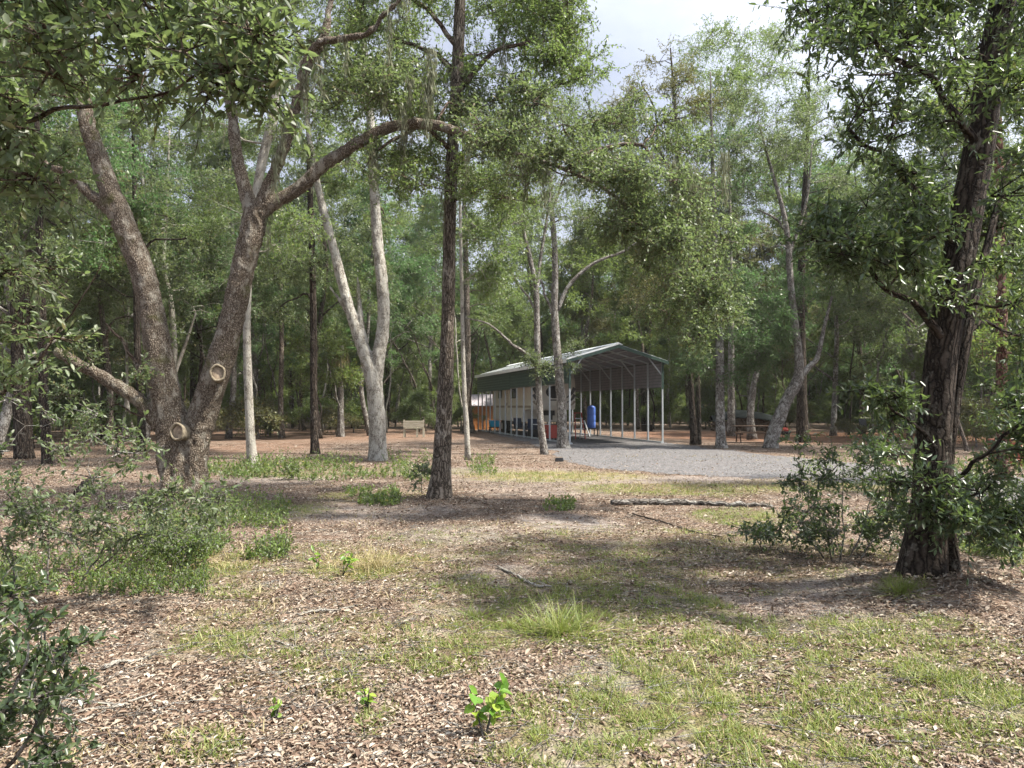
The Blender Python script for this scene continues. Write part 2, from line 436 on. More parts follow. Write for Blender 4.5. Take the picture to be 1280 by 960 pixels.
# ------------------------------------------------------------------ value noise (numpy)
def vnoise(x, y, sc, seed=0, octv=3):
    out = 0; amp = 1; tot = 0
    for o in range(octv):
        X = x*sc; Y = y*sc; xi = np.floor(X).astype(np.int64); yi = np.floor(Y).astype(np.int64)
        fx = X-xi; fy = Y-yi; fx = fx*fx*(3-2*fx); fy = fy*fy*(3-2*fy)
        def h(a, b):
            n = (a*374761393+b*668265263+(seed+o*17)*982451653) & 0x7fffffff
            n = ((n ^ (n >> 13))*1274126177) & 0x7fffffff
            return ((n ^ (n >> 16)) & 0xffff)/65535.0
        v = (h(xi, yi)*(1-fx)+h(xi+1, yi)*fx)*(1-fy)+(h(xi, yi+1)*(1-fx)+h(xi+1, yi+1)*fx)*fy
        out = out+v*amp; tot += amp; amp *= .5; sc *= 2.1
    return out/tot
def sstep(a, b, x):
    t = np.clip((x-a)/(b-a), 0, 1); return t*t*(3-2*t)

def ell(specs, x, y):
    """specs px,py,rx,ry,weight -> world ellipses, soft"""
    o = np.zeros(np.shape(x))
    for px, py, rx, ry, w in specs:
        c = G(px, py); a = G(px, py-ry); b = G(px, py+ry)
        RX = rx*c[1]/F; RY = max(.3, (a[1]-b[1])/2); cy = (a[1]+b[1])/2
        d = np.sqrt(((x-c[0]*cy/c[1])/RX)**2+((y-cy)/RY)**2)
        o = np.maximum(o, w*(1-sstep(.55, 1.15, d)))
    return o
GRASS = [(760, 715, 480, 60, .34), (450, 800, 300, 70, .30), (350, 700, 200, 30, .4), (900, 945, 330, 35, .75), (600, 800, 90, 25, .5), (1100, 790, 160, 25, .55), (1000, 830, 300, 70, .75), (760, 760, 190, 45, .8), (900, 890, 250, 60, .7), (1180, 900, 170, 70, .9), (690, 780, 80, 30, 1.0), (580, 740, 70, 25, .6),
         (450, 710, 80, 24, .65), (300, 740, 60, 16, .5), (230, 715, 110, 22, .7), (270, 800, 60, 20, .45), (930, 645, 70, 12, 1.0), (1240, 690, 70, 25, .9), (1180, 655, 140, 18, .7),
         (700, 596, 120, 8, .6), (850, 612, 170, 9, .6), (770, 690, 60, 8, .5), (860, 665, 40, 6, .4), (480, 620, 90, 8, .5), (330, 640, 90, 14, .5),
         (560, 830, 60, 25, .5), (650, 900, 60, 40, .6), (260, 930, 70, 25, .45), (1130, 745, 34, 8, 1.0), (400, 590, 130, 8, .5), (600, 590, 60, 6, .5), (430, 850, 30, 15, .4),
         (1100, 610, 200, 8, .5), (470, 900, 25, 20, .35)]
SAND = [(420, 640, 160, 12, .55), (560, 670, 100, 12, .5), (1080, 740, 120, 16, .55), (350, 790, 70, 14, .5), (720, 930, 60, 14, .5), (710, 655, 75, 14, .9), (790, 850, 90, 30, .55), (930, 750, 110, 12, .5), (340, 600, 80, 7, .6), (600, 590, 150, 7, .5), (800, 600, 260, 6, .8), (1250, 880, 50, 20, .5), (680, 610, 120, 12, .45), (1000, 770, 120, 20, .4), (620, 720, 60, 14, .4)]
ORANGE = [(1050, 548, 260, 9, 1.0), (880, 545, 120, 7, .9), (390, 545, 300, 10, .45), (650, 585, 60, 7, .25), (120, 560, 180, 9, .2), (330, 560, 90, 8, .4)]
STRAW = [(700, 596, 130, 8, .9), (860, 610, 160, 9, .6), (460, 705, 80, 22, .8), (1000, 605, 120, 7, .6), (300, 700, 60, 20, .4)]
def gmask(x, y):
    n = vnoise(x, y, .9, 3); n2 = vnoise(x, y, 3.5, 5)
    g = ell(GRASS, x, y); g = np.clip(g*1.45-.05+(n-.5)*1.0+(n2-.5)*.9, 0, 1)*(g > .01)
    return g
def gh(x, y):
    f = 1-sstep(11.5, 15.5, y)
    h = (vnoise(x, y, .45, 11, 2)-.5)*.14*f+(vnoise(x, y, 3.2, 12, 3)-.5)*.035*f
    for (px, py, r, a) in ((1165, 742, .9, .14), (549, 629, .8, .08), (230, 640, 1.3, .10), (1230, 760, .6, .06)):
        c = G(px, py); h = h+a*np.exp(-((x-c[0])**2+(y-c[1])**2)/r**2)
    return h
def gz(p): 
    p = np.array(p, float); p[..., 2] = gh(p[..., 0], p[..., 1]); return p

# ------------------------------------------------------------------ ground
def axis(parts):
    return np.unique(np.concatenate([np.arange(a, b, s) for a, b, s in parts]+[[parts[-1][1]]]).round(4))
ys = axis([(-60, -4, 8), (-4, 2.4, .5), (2.4, 14, .07), (14, 40, .25), (40, 100, 2), (100, 700, 40)])
xs = axis([(-700, -100, 40), (-100, -30, 5), (-30, -10, .4), (-10, 10, .08), (10, 30, .4), (30, 100, 5), (100, 700, 40)])
GX, GY = np.meshgrid(xs, ys)
V = np.stack([GX, GY, gh(GX, GY)], -1).reshape(-1, 3)
nx, ny = len(xs), len(ys); ii = np.arange(ny-1)[:, None]*nx+np.arange(nx-1)[None]
Q = np.stack([ii, ii+1, ii+nx+1, ii+nx], -1).reshape(-1, 4)
gx, gy = V[:, 0], V[:, 1]
att = {'grassy': gmask(gx, gy), 'sandy': np.clip(ell(SAND, gx, gy)+(vnoise(gx, gy, 1.5, 9)-.5)*.5*(ell(SAND, gx, gy) > .05), 0, 1),
       'rusty': ell(ORANGE, gx, gy), 'strawy': ell(STRAW, gx, gy)}
gme = np_mesh('ground', V, Q, att, True)
def ground_material():
    m, nt = new_mat('leaf_littered_soil'); N = NT(nt); p = N.pos()
    wn = N.n('ShaderNodeTexNoise'); N.l(p, wn.inputs['Vector']); wn.inputs['Scale'].default_value = 14
    ad = N.n('ShaderNodeVectorMath', operation='MULTIPLY_ADD'); N.l(wn.outputs['Color'], ad.inputs[0]); ad.inputs[1].default_value = (.05, .05, .05); N.l(p, ad.inputs[2])
    cols = []
    hts = []
    for sc, st in ((21, (1, 1.6, 1)), (33, (1.7, 1, 1))):
        v = N.n('ShaderNodeTexVoronoi'); N.l(N.scalev(ad.outputs[0], st), v.inputs['Vector']); v.inputs['Scale'].default_value = sc
        sp = N.n('ShaderNodeSeparateColor'); N.l(v.outputs['Color'], sp.inputs[0])
        c = N.ramp(sp.outputs[0], [(0, (.07, .04, .028)), (.3, (.19, .12, .08)), (.6, (.32, .22, .16)), (.85, (.45, .34, .26)), (1, (.55, .47, .40))])
        c = N.mix(N.ramp(v.outputs['Distance'], [(.35, (0, 0, 0)), (.75, (.85, .85, .85))]), c, (.05, .035, .028))
        cols.append(c); hts.append(v.outputs['Distance'])
    lit = N.mix(N.ramp(N.noise(p, 9, 3), [(.42, (0, 0, 0)), (.58, (1, 1, 1))]), cols[0], cols[1])
    lit = N.mix(N.ramp(N.noise(p, .35, 4), [(.35, (0, 0, 0)), (.65, (.45, .45, .45))]), lit, (.20, .15, .12))
    lit = N.mix(N.ramp(N.noise(p, 1.3, 6, .75), [(.40, (0, 0, 0)), (.62, (.8, .8, .8))]), lit, (.085, .058, .042))
    lit = N.mix(N.ramp(N.noise(p, 2.2, 6, .8), [(.50, (0, 0, 0)), (.68, (.75, .75, .75))]), lit, (.36, .31, .26))
    rust = N.attr('rusty').outputs['Fac']
    rl = N.mix(N.ramp(N.noise(p, 1.1, 6, .75), [(.35, (0, 0, 0)), (.65, (1, 1, 1))]), (.12, .072, .05), (.30, .135, .07))
    lit = N.mix(N.math('MULTIPLY', rust, .7), lit, rl)
    sand = N.ramp(N.noise(p, 45, 5, .8), [(.3, (.20, .175, .16)), (.7, (.44, .40, .37))])
    sf = N.math('MULTIPLY', N.attr('sandy').outputs['Fac'], N.ramp(N.noise(p, 7, 5, .7), [(.35, (0, 0, 0)), (.6, (.9, .9, .9))]))
    c = N.mix(sf, lit, sand)
    gr = N.ramp(N.noise(p, 16, 5, .75), [(.25, (.06, .075, .02)), (.55, (.13, .15, .04)), (.8, (.24, .24, .09))])
    gf = N.math('MULTIPLY', N.attr('grassy').outputs['Fac'], N.ramp(N.noise(p, 5, 5, .75), [(.38, (0, 0, 0)), (.62, (.75, .75, .75))]))
    c = N.mix(gf, c, gr)
    stw = N.ramp(N.noise(p, 12, 4), [(.3, (.22, .16, .06)), (.7, (.36, .30, .13))])
    c = N.mix(N.math('MULTIPLY', N.attr('strawy').outputs['Fac'], N.ramp(N.noise(p, 3, 5, .7), [(.42, (0, 0, 0)), (.62, (.8, .8, .8))])), c, stw)
    b = N.n('ShaderNodeBsdfPrincipled'); N.l(c, b.inputs['Base Color']); b.inputs['Roughness'].default_value = .95; b.inputs['Specular IOR Level'].default_value = .1
    N.l(N.bump(N.math('ADD', hts[0], N.math('ADD', hts[1], N.noise(p, 60, 3))), 1, .02), b.inputs['Normal']); N.out(b.outputs[0]); return m
g = link('ground', gme, ground_material()); tag(g, kind='structure')

# gravel drive
def gravel_material():
    m, nt = new_mat('grey_gravel'); N = NT(nt); p = N.pos()
    v = N.n('ShaderNodeTexVoronoi'); N.l(p, v.inputs['Vector']); v.inputs['Scale'].default_value = 28
    sp = N.n('ShaderNodeSeparateColor'); N.l(v.outputs['Color'], sp.inputs[0])
    c = N.ramp(sp.outputs[0], [(0, (.030, .029, .029)), (.5, (.088, .085, .086)), (1, (.22, .215, .215))])
    c = N.mix(N.ramp(N.noise(N.scalev(p, (.5, 1, 1)), .9, 5, .7), [(.35, (0, 0, 0)), (.75, (.6, .6, .6))]), c, (.15, .135, .135))
    b = N.n('ShaderNodeBsdfPrincipled'); N.l(c, b.inputs['Base Color']); b.inputs['Roughness'].default_value = .9; b.inputs['Specular IOR Level'].default_value = .2
    N.l(N.bump(v.outputs['Distance'], 1, .02), b.inputs['Normal']); N.out(b.outputs[0]); return m
gp = [(690, 563), (694, 574), (740, 585), (840, 593), (990, 600), (1100, 609), (1200, 619), (1310, 634), (1310, 600), (1180, 588), (1080, 579), (1000, 572), (960, 567), (900, 562), (860, 557), (832, 553)]
gpoly = [G(*q)[:2] for q in gp]+[(2.6, 51.5), (-2.2, 50.4)]
gys = np.concatenate([np.arange(11, 24, .085), np.arange(24, 54, .2)]); gxs = np.arange(-4, 24, .085)
AX, AY = np.meshgrid(gxs, gys)
jx = (vnoise(AX, AY, .7, 31)-.5)*1.0+(vnoise(AX, AY, 5, 33, 2)-.5)*.7; jy = (vnoise(AX, AY, .7, 32)-.5)*1.0+(vnoise(AX, AY, 5, 34, 2)-.5)*1.3
ins = inpoly_np(AX+jx, AY+jy, gpoly)
nx2 = len(gxs); keep = []
idx = np.argwhere(ins[:-1, :-1] & ins[1:, 1:] & ins[:-1, 1:] & ins[1:, :-1])
Q2 = np.array([[a*nx2+b, a*nx2+b+1, (a+1)*nx2+b+1, (a+1)*nx2+b] for a, b in idx])
u_, inv = np.unique(Q2, return_inverse=True)
VV = np.stack([AX, AY, gh(AX, AY)+.005], -1).reshape(-1, 3)[u_]
tag(link('gravel_drive', np_mesh('gravel_drive', VV, inv.reshape(-1, 4), None, True), gravel_material()), kind='structure')

# ------------------------------------------------------------------ litter and grass (stuff)
def scatter(n, y0, y1, power=1.0, margin=.76):
    y = y0*((y1/y0)**rng.uniform(0, 1, n)) if power == 0 else y0+(y1-y0)*rng.uniform(0, 1, n)**power
    x = rng.uniform(-1, 1, n)*(y*margin+.3)
    return x, y
lf = Leaves()
x, y = scatter(330000, 2.9, 34, 1.75)
gm = gmask(x, y); sm = ell(SAND, x, y)
k = rng.uniform(0, 1, len(x)) > np.clip(gm*.5+sm*.85+.55*sstep(.5, .72, vnoise(x, y, 1.3, 77))+.75*sstep(15, 33, y), 0, .95)
k &= ~inpoly_np(x, y, gpoly) | (rng.uniform(0, 1, len(x)) < .12)
x, y = x[k], y[k]; n = len(x)
z = gh(x, y)+rng.uniform(.002, .02, n)
d = rng.normal(size=(n, 3)); d[:, 2] *= .14
nr = np.array([0, 0, 1.0])+rng.normal(size=(n, 3))*.25
for (px_, py_, rr_) in ((549, 629, .55), (1158, 740, .55), (232, 650, .8)):
    cx, cy_, _ = G(px_, py_); a_ = rng.uniform(0, 6.28, 1500); q_ = rr_*rng.uniform(.45, 1.25, 1500)
    hx, hy = cx+np.cos(a_)*q_, cy_+np.sin(a_)*q_
    x = np.append(x, hx); y = np.append(y, hy); z = np.append(z, gh(hx, hy)+rng.uniform(0, .07, 1500)*np.maximum(0, 1.2-q_/rr_))
    dd = rng.normal(size=(1500, 3)); dd[:, 2] *= .4; d = np.vstack([d, dd]); nr = np.vstack([nr, np.array([0, 0, 1.0])+rng.normal(size=(1500, 3))*.5])
n = len(x)
lf.add(np.stack([x, y, z], -1), unit(d), unit(nr), (Lz := rng.choice([.020, .031, .044], n, p=[.5, .35, .15])*rng.uniform(.7, 1.2, n)*(1+.03*y)), Lz*rng.uniform(.25, .55, n), .5)
tag(link('leaf_litter', lf.mesh('leaf_litter', True, .5, .35), L_LITTER), 'dry pinkish brown oak leaves littering the clearing', 'leaf litter', kind='stuff')

def blades(n, y0, y1, pw, hgt, wid, maskf, thr, name, mat, label, lean=.55):
    x, y = scatter(n, y0, y1, pw)
    m = maskf(x, y); cl = vnoise(x, y, 7, 41, 2)
    k = rng.uniform(0, 1, n) < np.clip((m-thr)*1.5, 0, 1)*sstep(.38, .62, cl)
    x, y, m = x[k], y[k], m[k]; n = len(x)
    L = Leaves(); d = rng.normal(size=(n, 3))*lean+np.array([0, 0, 1.0])
    d[:, 2] = np.abs(d[:, 2])
    h = hgt*rng.uniform(.35, 1.3, n)*(.5+m)
    L.add(np.stack([x, y, gh(x, y)-.005], -1), unit(d), rand_dir(n), h, wid*rng.uniform(.6, 1.4, n)*(1+.05*y), rng.uniform(.1, .9, n))
    return tag(link(name, blade_mesh(L, name, rng, .5), mat), label, name.replace('_', ' '), kind='stuff')
blades(500000, 2.9, 19, 1.35, .052, .0040, gmask, .12, 'grass', L_GRASS, 'short patchy green grass growing through the leaf litter')
blades(130000, 3, 26, 1.2, .10, .005, lambda x, y: np.clip(ell(STRAW, x, y)+.3*gmask(x, y)+.35*sstep(.5, .75, vnoise(x, y, .8, 88)), 0, 1), .05, 'dry_grass', L_STRAW, 'straw coloured dry grass in thin patches')
# fine twig litter
tw = Wood(5); x, y = scatter(5200, 3, 17, 1.3); n = len(x)
p0 = np.stack([x, y, gh(x, y)+.012], -1); a = rng.normal(0, .9, n); Lx = rng.uniform(.06, .38, n)
p1 = gz(p0+np.stack([np.cos(a)*Lx, np.sin(a)*Lx, 0*a], -1))+np.array([0, 0, .018])
mid = (p0+p1)/2+rng.normal(0, .012, (n, 3)); mid[:, 2] = (p0[:, 2]+p1[:, 2])/2+.01
tw.prisms(p0, mid, rng.uniform(.0015, .004, n), .0025); tw.prisms(mid, p1, .0025, .0012)
tag(link('twig_litter', tw.mesh('twig_litter'), B_GREY), 'thin grey twigs scattered over the leaf litter', 'twigs', kind='stuff')

# ------------------------------------------------------------------ hero trees
def px_limb(T, pts, Y, seg=10, n=None, lump=.06, flare=0, **kw):
    """pts: (px,py,width px[,depth offset])"""
    pp = []; rr = []
    for q in pts:
        yy = Y+(q[3] if len(q) > 3 else 0)
        pp.append(P(q[0], q[1], yy)); rr.append(wpx(q[2], yy))
    return T.limb(pp, rr, seg, n, lump, flare, **kw)
def to_ground(px, Y):
    p = P(px, 507, Y); p[2] = float(gh(p[0], p[1])); return p
def oriented_lathe(c, axis, prof, seg=24, wob=.05, seed=1):
    a = unit(np.array(axis, float)); u = unit(np.cross(a, [0, 0, 1.0])); v = np.cross(u, a); r = np.random.default_rng(seed)
    th = np.arange(seg)/seg*2*PI; k = 1+wob*np.sin(th*2+1)+wob*.6*np.sin(th*5+seed)
    V = []; 
    for rr, z in prof: V.append(np.array(c)+a*z+(u*np.cos(th)[:, None]*.86+v*np.sin(th)[:, None]*1.1)*(rr*k)[:, None])
    V = np.concatenate(V); n = len(prof); i = np.arange(n-1)[:, None]*seg; j = np.arange(seg)[None]; j2 = (j+1) % seg
    return V, np.stack([i+j, i+j2, i+seg+j2, i+seg+j], -1).reshape(-1, 4)
def cut_stub(e, c, axis, r, ln, loc):
    """sawn limb stub: callus ring round a cut face"""
    V, Q = oriented_lathe(c, axis, [(r*.95, -ln), (r*.95, -.02), (r*1.08, .02), (r*1.12, .05), (r*1.04, .075), (r*.88, .078), (r*.78, .055), (r*.74, .03)], 28)
    o = link('cut_stub', np_mesh('cut_stub', V-loc, Q, None, True), M_CALLUS, e)
    V, Q = oriented_lathe(c, axis, [(r*.77, .028), (r*.5, .034), (r*.25, .03), (.004, .034)], 28)
    link('cut_face', np_mesh('cut_face', V-loc, Q), M_CUT, o)

def remesh_trunk(T, name, mat, e, voxel, loc, amp, nz, stretch=.5):
    """fuse T.W's tubes into one skin, then push the bark relief out along the normals"""
    me = T.W.mesh('fuse'); o = bpy.data.objects.new('fuse', me); COL.objects.link(o)
    m = o.modifiers.new('r', 'REMESH'); m.mode = 'VOXEL'; m.voxel_size = voxel
    s2 = o.modifiers.new('s', 'SMOOTH'); s2.iterations = 6; s2.factor = .6
    dg = bpy.context.evaluated_depsgraph_get(); ev = o.evaluated_get(dg)
    nm = bpy.data.meshes.new_from_object(ev); nm.name = name
    bpy.data.objects.remove(o); bpy.data.meshes.remove(me)
    nv = len(nm.vertices); co = np.empty(nv*3, np.float32); no = np.empty(nv*3, np.float32)
    nm.vertices.foreach_get('co', co); nm.vertices.foreach_get('normal', no); co = co.reshape(-1, 3).astype(float); no = no.reshape(-1, 3)
    h = np.array([mnoise.noise((c[0]*nz, c[1]*nz, c[2]*nz*stretch)) for c in co])
    h2 = np.array([mnoise.noise((c[0]*nz*3+5, c[1]*nz*3, c[2]*nz*3*stretch)) for c in co])
    co += no*(amp*(1-2*np.abs(h))+amp*.5*h2)[:, None]
    nm.vertices.foreach_set('co', (co-loc).astype(np.float32).ravel())
    nm.polygons.foreach_set('use_smooth', np.ones(len(nm.polygons), bool)); nm.update()
    return link(name, nm, mat, e)

# ---- left forked oak
Y0 = 11.9
base = to_ground(230, Y0)
T = Tree(11, leaf=.062, k=13, twig=.30)
px_limb(T, [(226, 655, 64), (227, 620, 47.0), (224, 585, 45.2), (221, 555, 47.0), (213, 520, 45.2), (205, 480, 41.8), (198, 440, 38.3), (190, 390, 34.8), (178, 340, 33.1), (163, 300, 33.1), (148, 262, 31.3), (136, 235, 27.8), (121, 190, 25.2), (108, 150, 22.6), (97, 90, 20.9), (84, 30, 19.1), (75, -60, 14.8), (60, -200, 8.7)], Y0, 20, 60, .05, .25)
px_limb(T, [(240, 655, 50), (241, 610, 40.0), (243, 565, 40.0), (253, 520, 40.0), (266, 480, 40.0), (279, 440, 38.3), (290, 400, 34.8), (298, 360, 33.1), (307, 320, 33.1), (316, 285, 34.8), (320, 262, 33.1)], Y0, 20, 44, .05, .2)
px_limb(T, [(214, 668, 10.4, -.1), (207, 610, 13.9, -.1), (203, 570, 17.4, -.05), (205, 540, 22.6), (206, 505, 26.1)], Y0-.15, 12, 16, .08, .5)   # buttress on the left
px_limb(T, [(168, 306, 22.6), (142, 268, 17.4), (112, 242, 14.8), (88, 220, 13.9), (60, 205, 12.2), (30, 185, 10.4, .3), (0, 160, 7.8, .6)], Y0-.05, 12, 24, .06)
px_limb(T, [(206, 540, 22.6, -.05), (178, 505, 19.1, -.1), (150, 484, 18.3, -.2), (118, 466, 17.4, -.3), (92, 452, 15.7, -.4), (70, 438, 13.1, -.5)], Y0, 12, 20, .08)
px_limb(T, [(320, 275, 26.1), (338, 228, 17.4, -.1), (352, 192, 15.7, -.2), (366, 150, 14.8, -.25), (374, 110, 13.9, -.3), (386, 78, 13.9, -.4), (404, 48, 12.2, -.4), (412, 10, 8.7, -.3), (418, -50, 7.0), (425, -120, 4.3)], Y0, 12, 36, .05)
px_limb(T, [(318, 275, 26.1), (303, 225, 17.4, .1), (294, 180, 15.7, .2), (290, 140, 14.8, .3), (281, 100, 13.9, .4), (268, 55, 12.2, .5), (255, 0, 10.4, .7), (240, -90, 6.1, .9)], Y0, 12, 30, .05)
px_limb(T, [(316, 285, 27.8), (330, 262, 22.6), (350, 250, 19.1), (378, 232, 19.1), (400, 210, 18.3), (430, 190, 17.4), (460, 172, 16.5), (490, 158, 15.7), (530, 155, 14.8), (565, 162, 12.2, -.2), (605, 180, 9.6, -.3), (650, 194, 7.8, -.4), (700, 209, 7.0, -.5), (745, 230, 5.7, -.6), (785, 258, 4.3, -.6), (822, 296, 3.5, -.6), (850, 320, 1.7, -.6)], Y0, 12, 60, .05)
px_limb(T, [(374, 108, 13.1, -.3), (392, 60, 11.3, -.5), (420, 48, 9.6, -.6), (455, 42, 8.7, -.8), (480, 22, 7.8, -.9), (500, 0, 6.1, -1), (530, -50, 3.5, -1)], Y0, 10, 24, .05)
T.fuse = True
e = empty('oak_tree', base)
remesh_trunk(T, 'trunk', B_OAK, e, .028, base, .020, 9, .5)
T.W = Wood(12); T.use2 = True
px_limb(T, [(708, 212, 8), (728, 196, 8), (755, 186, 7), (785, 181, 6), (806, 184, 5), (822, 205, 3)], Y0-.5, 7, 16)
px_limb(T, [(200, 500, 10, .1), (180, 470, 7, .1), (165, 445, 6, .2), (150, 425, 5, .2), (133, 405, 3, .2)], Y0+.2, 7, 14)
T.fill([(60, -60), (300, -60), (300, 30), (240, 60), (150, 60), (60, 60)], (11, 14), 13, .6, 40)
T.fill([(240, -60), (470, -60), (470, 60), (430, 120), (380, 60), (330, 110), (250, 80)], (11.5, 14), 17, .55, 36)
T.fill([(380, 100), (560, 60), (720, 140), (820, 130), (880, 200), (900, 300), (860, 340), (760, 240), (640, 160), (500, 130), (400, 190)], (10.9, 13.6), 48, .55, 36)
T.fill([(740, 250), (820, 270), (900, 260), (930, 360), (900, 430), (840, 420), (800, 340)], (10.8, 13.0), 30, .42, 32, hue=.8)
T.fill([(30, 100), (140, 120), (110, 240), (20, 230)], (11.3, 13), 6, .5, 35)
T.fill([(60, 400), (180, 430), (230, 520), (150, 560), (60, 500)], (11.2, 12.2), 6, .28, 16)
T.fill([(590, 150), (700, 180), (690, 240), (600, 220)], (10.6, 11.6), 9, .4, 30)
T.fill([(740, 200), (860, 230), (860, 330), (780, 290)], (10.4, 11.4), 14, .38, 30, hue=.8)
T.moss(46, (.3, .95), .008, 2.8)
for q in ((500, 130), (512, 95), (545, 90), (480, 90), (530, 100), (538, 60), (356, 140), (345, 190), (838, 200), (850, 215), (862, 205), (845, 240), (870, 230), (905, 190)):
    hang_moss(T.M, P(q[0]+T.r.normal(0, 3), q[1], 11.5), T.r.uniform(.5, .95), 44, T.r)
e0 = T.build('tmp', base, None, L_GREY, 'big twin stemmed oak with two sawn limb stubs and a long arching limb', 'oak tree')
for ch in list(e0.children):
    ch.parent = e
for kk in e0.keys(): e[kk] = e0[kk]
bpy.data.objects.remove(e0)
cut_stub(e, P(224, 540, Y0-.33), (-.15, -1, .1), .118, .3, base)
cut_stub(e, P(272, 467, Y0-.30), (.35, -1, .15), .118, .25, base)

# ---- centre tree
Y0 = 13.1; base = to_ground(549, Y0); T = Tree(21, leaf=.06, k=13, twig=.30)
px_limb(T, [(548, 636, 40), (550, 612, 33), (553, 560, 27), (556, 500, 24), (559, 430, 21.5), (561, 350, 20), (562, 280, 19), (565, 200, 19), (570, 120, 19), (573, 60, 18), (575, 0, 17), (578, -100, 14), (575, -220, 10), (580, -340, 5)], Y0, 28, 110, .035, .45)
T.use2 = True
for (a, b) in (((565, 205), [(600, 170), (640, 160), (670, 150)]), ((570, 120), [(610, 70), (660, 55), (720, 40)]), ((573, 60), [(540, 20), (500, -10), (460, -40)]), ((566, 190), [(530, 160), (500, 170), (470, 190)]), ((575, 0), [(620, -50), (660, -120), (700, -160)]), ((572, 90), [(530, 60), (490, 50)])):
    yy = T.r.uniform(-1.2, .8); k = len(b)
    px_limb(T, [(a[0], a[1], 9)]+[(q[0], q[1], 7-4.5*i/k, yy*(i+1)/k) for i, q in enumerate(b)], Y0, 6, 14)
T.fill([(430, -100), (740, -100), (735, 40), (748, 120), (740, 190), (690, 250), (620, 260), (520, 240), (440, 200)], (11.8, 15.6), 92, .62, 42, hue=None)
T.fill([(640, 20), (710, 10), (710, 90), (650, 100)], (12, 13.6), 9, .38, 34)
T.fill([(400, -300), (760, -300), (760, -120), (400, -120)], (11.5, 15), 10, .7, 36)
T.moss(26, (.3, .9), .008, 3)
T.build('oak_tree', base, B_BROWN, L_OAK, 'straight single brown trunk standing alone in the middle of the clearing', 'oak tree')

# ---- pale forked tree
Y0 = 23.3; base = to_ground(471, Y0); T = Tree(31, leaf=.085, k=12, twig=.42)
px_limb(T, [(472, 580, 27), (472, 555, 25), (471, 520, 25), (468, 480, 25), (460, 452, 22), (448, 420, 17), (437, 385, 16), (427, 350, 15), (417, 310, 13), (406, 270, 12), (397, 232, 10), (388, 180, 8), (380, 120, 6), (372, 40, 3)], Y0, 18, 60, .05, .35)
px_limb(T, [(469, 480, 20), (474, 440, 20), (479, 410, 19), (479, 370, 18), (475, 330, 17), (471, 290, 16), (468, 240, 15), (465, 190, 14), (462, 130, 12), (455, 60, 10), (450, 0, 7), (446, -60, 4)], Y0, 16, 50, .05)
px_limb(T, [(457, 440, 14), (452, 405, 9), (449, 375, 6), (447, 345, 2)], Y0, 8, 14, .1)
px_limb(T, [(440, 400, 8), (428, 380, 6), (412, 358, 3)], Y0, 8, 10, .1)
e = empty('pale_tree', base); remesh_trunk(T, 'trunk', B_PALEO, e, .03, base, .014, 7, .4)
T.W = Wood(32); T.use2 = True
T.fill([(330, -60), (540, -60), (545, 240), (500, 330), (400, 210), (340, 150)], (21.5, 27), 46, 1.0, 44)
T.moss(20, (.4, 1.2), .01, 4)
e0 = T.build('tmp', base, None, L_OAK, 'pale grey forked tree with broken snags, weeds round its foot', 'tree')
for ch in list(e0.children): ch.parent = e
for kk in e0.keys(): e[kk] = e0[kk]
bpy.data.objects.remove(e0)

def hero(seed, px, Y, limbs, bark, leafm, label, fills=(), leaf=.09, k=12, twig=.42, seg=12, moss=0, mossL=(.4, 1.2), flare=.2, name='forest_tree', cat='tree', group=None, tw=True):
    base = to_ground(px, Y); T = Tree(seed, leaf=leaf, k=k, twig=twig, tw=tw)
    for i, l in enumerate(limbs):
        px_limb(T, l, Y, seg if i == 0 else max(6, seg-4), None, .05, flare if i == 0 else 0)
    T.use2 = False
    for f in fills: T.fill(*f)
    if moss: T.moss(moss, mossL, .008, 2.5)
    return T.build(name, base, bark, leafm, label, cat, group)

hero(41, 316, 20.3, [[(318, 588, 19), (314, 560, 15), (311, 500, 13), (309, 440, 12), (309, 380, 12), (315, 280, 13), (328, 200, 14), (344, 130, 16), (342, 60, 17), (334, 0, 16), (330, -100, 10)]], B_PALE, L_OAK,
     'pale slender trunk just right of the twin stemmed oak', [([(240, -60), (420, -60), (420, 200), (360, 330), (280, 330), (240, 160)], (18.5, 22.5), 26, 1.0, 44)], moss=14)
hero(42, 394, 26.4, [[(394, 568, 15), (393, 540, 12), (392, 480, 11), (392, 420, 11), (391, 350, 10), (388, 250, 9), (385, 150, 6), (384, 50, 3)]], B_DARK, L_GREY,
     'straight dark pine like trunk left of the pale forked tree', [([(300, 100), (430, 60), (430, 370), (330, 400)], (25, 29), 26, 1.1, 44)], moss=12)
hero(43, 138, 31, [[(139, 560, 12), (138, 530, 10), (137, 480, 9), (132, 430, 8), (126, 380, 7), (120, 300, 6), (118, 200, 3)]], B_BROWN, L_GREY,
     'thin brown trunk seen left of the twin stemmed oak', [([(40, 100), (220, 100), (220, 400), (60, 400)], (29, 34), 26, 1.2, 44)], moss=12)
hero(44, 177, 28, [[(177, 571, 14), (177, 540, 12), (176, 500, 11), (172, 440, 10), (170, 350, 9), (168, 230, 6), (165, 120, 3)]], B_DARK, L_OAK,
     'short looking dark trunk behind the left stem of the oak', [([(90, 60), (260, 60), (260, 300), (110, 380)], (26.5, 30), 22, 1.2, 44)], moss=8)
hero(45, 60, 21.7, [[(61, 585, 18), (58, 555, 15), (55, 500, 14), (53, 420, 13), (50, 320, 11), (48, 220, 9), (45, 100, 6), (42, 0, 3)]], B_DARK, L_GREY,
     'dark leaning trunk nearest the left edge of the woods', [([(-60, 40), (140, 40), (140, 330), (-40, 380)], (20, 24), 30, .9, 44)], moss=14)
